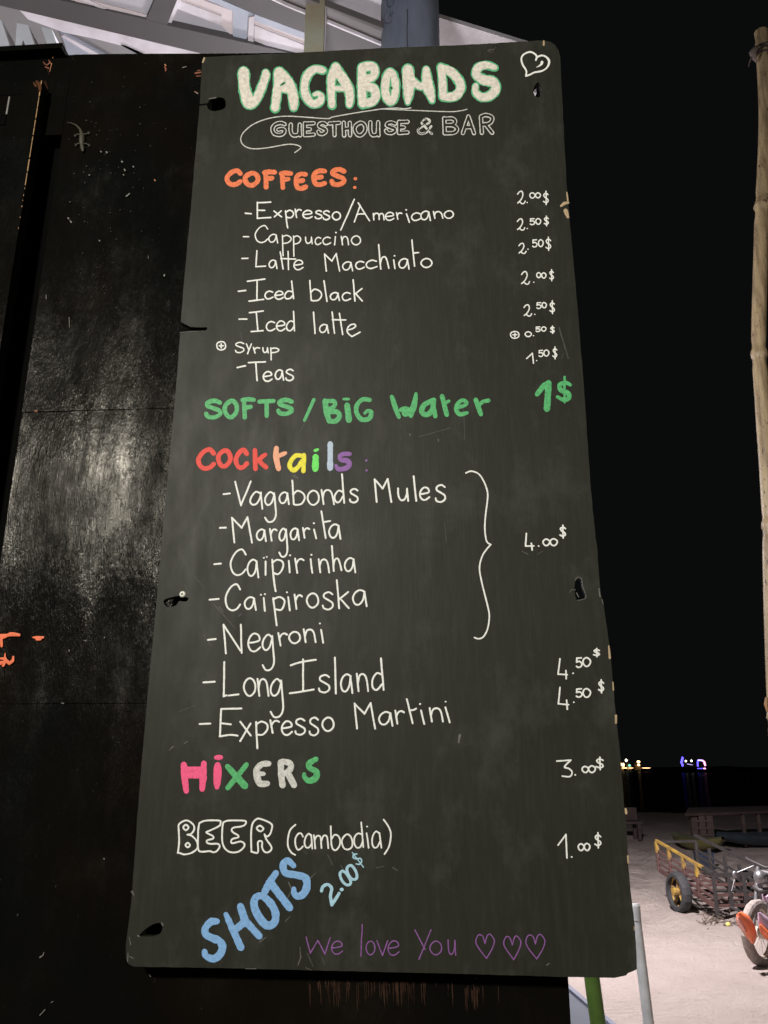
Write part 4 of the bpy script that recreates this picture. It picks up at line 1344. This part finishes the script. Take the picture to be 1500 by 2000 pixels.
for s2, off in ((0, -.20), (1, .20)):
    wh = empty('wheel', (0, 0, 0)); wh.parent = cart
    bpy.context.view_layer.update()
    wh.matrix_world = Matrix.Translation(wpt(s2, off))
    bpy.context.view_layer.update()
    wheel(wh, wpt(s2, off), sdn, wr, .13, M_tyre, M_yel if s2 == 0 else M_cdark, 5, .05)
for s2 in (.12, .88):
    MB().bar(wpt(s2, 0), cpt(.38, s2, .12), .03, .03).obj('axle_bracket', M_cdark, cart)

# ---- motorbike
H = Vector((-.80, -.60, 0)).normalized(); Sd = Vector((-H.y, H.x, 0))
fw = onz(1493, 1887, 0); fw.z = .29
bike = empty('motorbike', (fw.x-H.x*.6, fw.y-H.y*.6, 0), 'parked motorbike with orange front mudguard at the right edge', 'motorbike')
def bp(f_, s_, z_): return Vector((fw.x, fw.y, 0))+H*f_+Sd*s_+Vector((0, 0, z_))
M_dusty = simple('dusty_tyre', (.30, .26, .235), .9, .35, 30, bmp=.004, bscale=40)
M_rimp = simple('pale_rim_metal', (.62, .55, .45), .45, .2, 20)
M_or = simple('orange_bodywork', (.85, .20, .08), .4, .2, 10)
M_chr = simple('grey_chrome', (.30, .30, .31), .38, .4, 30, metal=.7)
M_eng = simple('dark_engine', (.06, .055, .055), .5, .4, 20)
M_pur = simple('mauve_fairing', (.48, .34, .44), .5, .2, 10)
for f0, nm in ((0, 'front_wheel'), (-1.18, 'rear_wheel')):
    wh = empty(nm, (0, 0, 0)); wh.parent = bike; bpy.context.view_layer.update()
    wh.matrix_world = Matrix.Translation(bp(f0, 0, .29)); bpy.context.view_layer.update()
    wheel(wh, bp(f0, 0, .285), Sd, .29, .085, M_dusty, M_rimp, 14, .05, True)
# front mudguard: a leaf-shaped shell with a hollow underside, standing off the wheel
def leaf(cl, wds, bow, name, m, thick=.006):
    P = catmull(cl, False, 5); Wd = [q[0] for q in catmull([(w_, 0) for w_ in wds], False, 5)]
    yy = fw.y-.30; v = []; f = []; K = 8
    for i, (x, y) in enumerate(P):
        x2, y2 = P[min(i+1, len(P)-1)]; x1, y1 = P[max(i-1, 0)]
        dx, dy = x2-x1, y2-y1; q = math.hypot(dx, dy); nx, ny = -dy/q, dx/q
        for k in range(K+1):
            o_ = -1+2*k/K
            p = ony(x+nx*o_*Wd[i]/2, y+ny*o_*Wd[i]/2, yy-bow*(1-o_*o_)+.0015*i)
            v.append(p)
    for i in range(len(P)-1):
        for k in range(K):
            a = i*(K+1)+k; f.append((a, a+1, a+K+2, a+K+1))
    o = meshobj(name, v, f, m, bike, smooth=True)
    sm_ = o.modifiers.new('thick', 'SOLIDIFY'); sm_.thickness = thick
    return o
leaf([(1443, 1783), (1451, 1796), (1461, 1812), (1468, 1828), (1471, 1843)], [12, 27, 27, 21, 6], .07, 'front_mudguard', M_or)
leaf([(1441, 1790), (1446, 1802), (1452, 1812), (1457, 1822)], [4, 11, 11, 3], .105, 'mudguard_lining', simple('pinkish_lining', (.80, .36, .30), .5, .15, 20))
leaf([(1482, 1782), (1490, 1797), (1500, 1812), (1514, 1822)], [5, 22, 30, 18], .05, 'mauve_shroud', M_pur)
leaf([(1484, 1806), (1494, 1819), (1506, 1828), (1518, 1832)], [5, 19, 22, 12], .09, 'orange_shroud', M_or)
mb = MB(); mb.tube([ony(1440, 1797, fw.y-.33), ony(1446, 1809, fw.y-.33), ony(1455, 1822, fw.y-.30)], .006, 6); mb.obj('mudguard_stay', M_chr, bike)
for s_ in (-.075, .075):
    mb = MB(); mb.tube([bp(0, s_, .285), bp(-.12, s_, .55), bp(-.24, s_, .84)], [.019, .021, .024], 10); mb.obj('fork_leg', M_chr, bike, smooth=True)
mb = MB(); mb.ball(bp(-.12, 0, .76), .062, 14, 8, (1, 1, 1.1)); mb.obj('headlight', M_chr, bike, smooth=True)
mb = MB(); mb.tube([bp(-.16, -.09, .66), bp(-.10, 0, .64), bp(-.16, .09, .66)], .028, 8); mb.tube([bp(-.22, -.1, .78), bp(-.2, 0, .8), bp(-.22, .1, .78)], .03, 8); mb.obj('fork_clamp', M_eng, bike, smooth=True)
mb = MB(); mb.tube([bp(-.42, -.30, .90), bp(-.28, -.2, .90), bp(-.25, 0, .84), bp(-.28, .2, .90), bp(-.42, .30, .90)], .011, 8); mb.obj('handlebar', M_eng, bike, smooth=True)
mb = MB(); mb.tube([bp(-.24, -.12, .85), bp(-.12, -.25, .78), bp(-.02, -.26, .62)], .006, 6); mb.tube([bp(-.24, .12, .85), bp(-.1, .2, .8), bp(0, .2, .64)], .006, 6); mb.obj('brake_cable', M_chr, bike, smooth=True)
mb = MB(); mb.ball(bp(-.08, -.24, .77), .03, 10, 6, (1, .6, 1.1)); mb.ball(bp(-.08, .24, .77), .03, 10, 6, (1, .6, 1.1)); mb.obj('indicator', M_chr, bike, smooth=True)
mb = MB(); mb.ball(bp(-.55, 0, .72), .2, 14, 8, (1.1, .7, .6)); mb.obj('tank', M_eng, bike, smooth=True)
mb = MB(); mb.tube([bp(-.30, .0, .62), bp(-.36, 0, .50), bp(-.42, 0, .36)], [.10, .13, .09], 10); mb.obj('leg_shield', M_pur, bike, smooth=True)
mb = MB(); mb.tube([bp(-.34, 0, .44), bp(-.48, 0, .34), bp(-.62, 0, .30)], [.09, .12, .10], 10); mb.obj('side_panel', M_or, bike, smooth=True)
mb = MB(); mb.box(bp(-.55, 0, .33), (.26, .2, .24)); mb.tube([bp(-.42, 0, .28), bp(-.3, 0, .24)], .05, 10); mb.obj('engine', M_eng, bike)
mb = MB(); mb.tube([bp(-.35, -.12, .22), bp(-.75, -.16, .16), bp(-1.2, -.16, .2)], [.02, .025, .035], 8); mb.obj('exhaust_pipe', M_chr, bike, smooth=True)
mb = MB(); mb.tube([bp(-.7, 0, .8), bp(-.95, 0, .78), bp(-1.35, 0, .82)], [.08, .11, .07], 10); mb.obj('seat', M_eng, bike, smooth=True)
mb = MB(); mb.tube([bp(-.24, 0, .8), bp(-.45, 0, .5), bp(-.8, 0, .3), bp(-1.18, 0, .29)], .025, 8); mb.obj('frame', M_eng, bike, smooth=True)
mb = MB(); mb.tube([bp(.01, -.06, .285), bp(-.3, -.07, .30), bp(-.5, -.07, .26)], .016, 6); mb.obj('lower_arm', M_or, bike, smooth=True)

# ---- boats
def boat(name, a, b, wd, ht, m1, m2, label, cat):
    a = Vector(a); b = Vector(b); d = (b-a); L = d.length; d.normalize(); s_ = Vector((-d.y, d.x, 0))
    o = empty(name, tuple(a.lerp(b, .5)), label, cat)
    v = []; f = []; n = 18; m_ = 9
    for i in range(n+1):
        t_ = i/n; k = max(.02, math.sin(math.pi*t_))**.55; rise = .22*ht*(abs(2*t_-1)**3)
        for j in range(m_):
            q_ = -1+2*j/(m_-1); v.append(a+d*L*t_+s_*wd/2*q_*k+Vector((0, 0, rise+ht*(1-k*(1-q_*q_)**.6))))
    for i in range(n):
        for j in range(m_-1):
            c_ = i*m_+j; f.append((c_, c_+1, c_+m_+1, c_+m_))
    meshobj('hull', v, f, m1, o, smooth=True)
    v2 = []; f2 = []
    for i in range(n+1):
        t_ = i/n; k = max(.02, math.sin(math.pi*t_))**.55; rise = .22*ht*(abs(2*t_-1)**3)
        for q_, zz in ((-1, 1.0), (-.5, 1.10), (0, 1.16), (.5, 1.10), (1, 1.0)): v2.append(a+d*L*t_+s_*wd/2*q_*k*.985+Vector((0, 0, rise+ht*zz+.004)))
    for i in range(n):
        for j in range(4):
            c_ = i*5+j; f2.append((c_, c_+5, c_+6, c_+1))
    meshobj('deck', v2, f2, m2, o, smooth=True)
    return o
p1 = onz(1318, 1655); p2 = onz(1415, 1668)
boat('kayak', p1, p2, .75, .26, simple('yellow_kayak_hull', (.17, .155, .06), .6, .2, 6), simple('olive_kayak_deck', (.16, .16, .10), .5, .2, 6), 'yellow-olive kayak lying on the sand behind the cart', 'kayak')
p1 = onz(1388, 1655); p2 = onz(1620, 1648)
boat('rowing_boat', p1, p2, 1.3, .26, simple('blue_boat_hull', (.05, .075, .10), .5, .3, 6), simple('blue_tarpaulin', (.055, .075, .10), .6, .3, 3), 'dark blue covered boat on the sand right of the kayak', 'boat')
bk = simple('blue_crate', (.03, .045, .08), .6, .3, 5)
o = empty('blue_crate', tuple(onz(1377, 1705)), 'small blue crate behind the cart rail', 'crate'); c_ = onz(1377, 1696)
MB().box((c_.x, c_.y, .13), (.30, .2, .26)).obj('crate_body', bk, o); MB().box((c_.x, c_.y, .272), (.33, .23, .02)).obj('crate_rim', bk, o)

# ---- timber platform near the water
M_tim = simple('dark_timber', (.075, .05, .045), .8, .4, 5)
pf = empty('timber_platform', tuple(onz(1400, 1640)), 'long low dark timber platform on posts near the water', 'platform')
z_ = .72
tp = [onz(1338, 1594, z_), onz(1345, 1581, z_), onz(1640, 1574, z_), onz(1640, 1584, z_)]
a_, b_, c_, d_ = tp
for k in range(9):
    t0_, t1_ = k/9+.004, (k+1)/9-.004
    prism([a_.lerp(b_, t0_), a_.lerp(b_, t1_), d_.lerp(c_, t1_), d_.lerp(c_, t0_)], .05, 'plank', M_tim, pf)
for x in (1368, 1445, 1475, 1540, 1600):
    g = a_.lerp(d_, (x-1338)/302); big = x == 1368
    if big:
        for dx in (-.18, .0, .18): MB().box((g.x+dx, g.y+.1, z_/2), (.14, .14, z_-.01)).obj('post', M_tim, pf)
        for q_ in (.15, .3, .45, .6): MB().box((g.x, g.y+.02, q_), (.5, .02, .05)).obj('brace', M_tim, pf)
    else: MB().box((g.x, g.y+.1, z_/2), (.07, .07, z_-.01)).obj('post', M_tim, pf)
bn = empty('timber_bench', tuple(onz(1235, 1650)), 'low dark bench half hidden behind the board edge', 'bench')
g = onz(1232, 1640)
MB().box((g.x-.1, g.y, .42), (.75, .5, .06)).obj('seat', M_tim, bn)
for dx in (-.38, .18):
    for dy in (-.2, .2): MB().box((g.x+dx, g.y+dy, .195), (.08, .08, .39)).obj('leg', M_tim, bn)
MB().box((g.x-.1, g.y+.24, .62), (.75, .05, .3)).obj('backrest', M_tim, bn)

# ---- litter on the sand
lt = MB()
random.seed(9)
for k in range(60):
    x = random.uniform(1372, 1440); y = random.gauss(1797, 8); g = onz(x, y)
    a = random.uniform(0, 6.28); L_ = random.uniform(.02, .13); h0 = sandh(g.x, g.y)
    lt.bar(g+Vector((0, 0, h0+.01)), g+Vector((math.cos(a)*L_, math.sin(a)*L_, h0+random.uniform(.0, .06))), .012, .006)
tag(lt.obj('dry_twigs', simple('dry_twigs', (.16, .12, .09), .9, .5, 30)), 'scatter of dry twigs and leaves on the sand by the cart', 'litter', kind='stuff')
g = onz(1423, 1812); h0 = sandh(g.x, g.y)
tag(MB().ball((g.x, g.y, h0+.022), .028, 12, 8, (1, .9, .85)).obj('lemon', simple('lemon_peel', (.75, .66, .18), .5, .15, 60, bmp=.001), smooth=True), 'small yellow fruit lying on the sand by the motorbike', 'fruit')

# ================================================================== FAR SHORE AND LIGHTS
M_land = simple('dark_land', (.004, .004, .004), 1.0, spec=0)
hl = MB(); hv = []; 
xs2 = np.linspace(-500, 700, 90); top = []
for x in xs2: top.append(1.5+2*abs(noise.noise(Vector((x*.006, 2, 0))))+1.2*noise.noise(Vector((x*.05, 0, 4))) if x < 190 else 1.2)
v = []; f = []
for x, h_ in zip(xs2, top): v += [(x, 420, -.8), (x, 424, h_*.3), (x, 470, h_), (x, 560, -.8)]
for i in range(len(xs2)-1):
    for k in range(3): a = i*4+k; f.append((a, a+4, a+5, a+1))
tag(meshobj('far_headland', v, f, M_land, smooth=True), kind='structure')
M_warm = emit('warm_bulb', (1, .62, .28), 5); M_cool = emit('white_bulb', (1, .9, .72), 5); M_grn = emit('green_bulb', (.2, .85, .6), 1.6)
M_blu = emit('blue_led', (.10, .08, 1), 3.2); M_pnk = emit('pink_led', (1, .30, .62), 3.5); M_lav = emit('lavender_led', (.6, .45, 1), 2.5)
M_hut = simple('hut_wall', (.35, .28, .2), .8, .3, .5); M_thatch = simple('hut_thatch', (.12, .09, .06), .9, .4, 1)
YF = 418.0
def hut(px, wpx, lit, label, lights):
    g = ony(px, 1500, YF); w_ = wpx/FPX*YF*1.02
    o = empty('beach_hut', (g.x, YF, 0), label, 'hut', 'lit huts on the far shore')
    MB().box((g.x, YF+2, 1.2), (w_, 3, 2.4)).obj('wall', M_hut, o)
    mb = MB(); x0, x1 = g.x-w_*.62, g.x+w_*.62
    mb.add([(x0, YF-.2, 2.4), (x1, YF-.2, 2.4), (x1, YF+4.2, 2.4), (x0, YF+4.2, 2.4), (g.x-w_*.2, YF+2, 4.0), (g.x+w_*.2, YF+2, 4.0)], [(0, 1, 5, 4), (1, 2, 5), (2, 3, 4, 5), (3, 0, 4), (3, 2, 1, 0)])
    mb.obj('roof', M_thatch, o)
    for lx, ly, r_, mt, sx, sy in lights:
        c_ = ony(lx, ly, YF-.8); MB().ball(c_, r_, 10, 6, (sx, .6, sy)).obj('bulb', mt, o)
    return o
hut(1214, 9, 1, 'warmly lit hut nearest the board edge on the far shore', [(1213, 1493, .62, M_warm, .8, 1.2), (1217.5, 1494, .7, M_warm, .8, 1.3), (1223, 1485, .62, M_cool, .9, 1.1), (1220, 1500, .3, M_warm, 5, .5)])
hut(1230, 7, 1, 'hut with a green lamp on the far shore', [(1229.5, 1495, .6, M_grn, 1, .9), (1232, 1500, .22, M_warm, 6, .5)])
hut(1247, 10, 1, 'hut with orange lamps right of the green-lit hut', [(1247, 1488, .72, M_warm, 1.1, .9), (1247.5, 1494, .6, M_warm, 1, .8), (1262, 1500, .16, M_warm, 14, .7)])
YB = 330.0
pr_ = empty('lit_pontoon', tuple(ony(1358, 1500, YB)), 'floating party pontoon outlined in blue and pink lights far out on the sea', 'pontoon')
ba = ony(1330, 1503, YB); bb_ = ony(1381, 1503, YB)
MB().box(((ba.x+bb_.x)/2, YB+2, .0), (bb_.x-ba.x, 4, .6)).obj('deck', M_land, pr_)
mb = MB(); mb.box(((ba.x+bb_.x)/2, YB+2, 3.3), (bb_.x-ba.x, 4, .15))
mb.obj('canopy', M_land, pr_)
for x in (1332, 1345, 1362, 1379):
    c_ = ony(x, 1500, YB); MB().box((c_.x, YB+.4, 1.75), (.14, .14, 2.95)).obj('post', M_land, pr_)
for (x, y) in ((1333, 1481), (1332, 1485), (1331, 1489), (1333, 1494)):
    MB().ball(ony(x, y, YB), .55, 8, 6, (.8, .6, 1.1)).obj('blue_lamp', M_blu, pr_)
for x, y in ((1339.5, 1486.5), (1350.5, 1486)): MB().ball(ony(x, y, YB), .36, 8, 6).obj('white_lamp', M_cool, pr_)
def led(P, r_, m): MB().tube([ony(x, y, YB-.3) for x, y in P], r_, 6).obj('led_strip', m, pr_)
led([(1363, 1497), (1362.5, 1490), (1363, 1485.5)], .28, M_blu)
led([(1363, 1485), (1368, 1484.8), (1372, 1485.5)], .28, M_lav)
led([(1372, 1485.5), (1375.5, 1488), (1377, 1494), (1378, 1495.5)], .32, M_pnk)
led([(1362, 1501), (1372, 1501)], .14, M_blu); led([(1374, 1501), (1378, 1501)], .25, M_pnk)
led([(1342, 1492), (1353, 1494)], .07, M_lav)
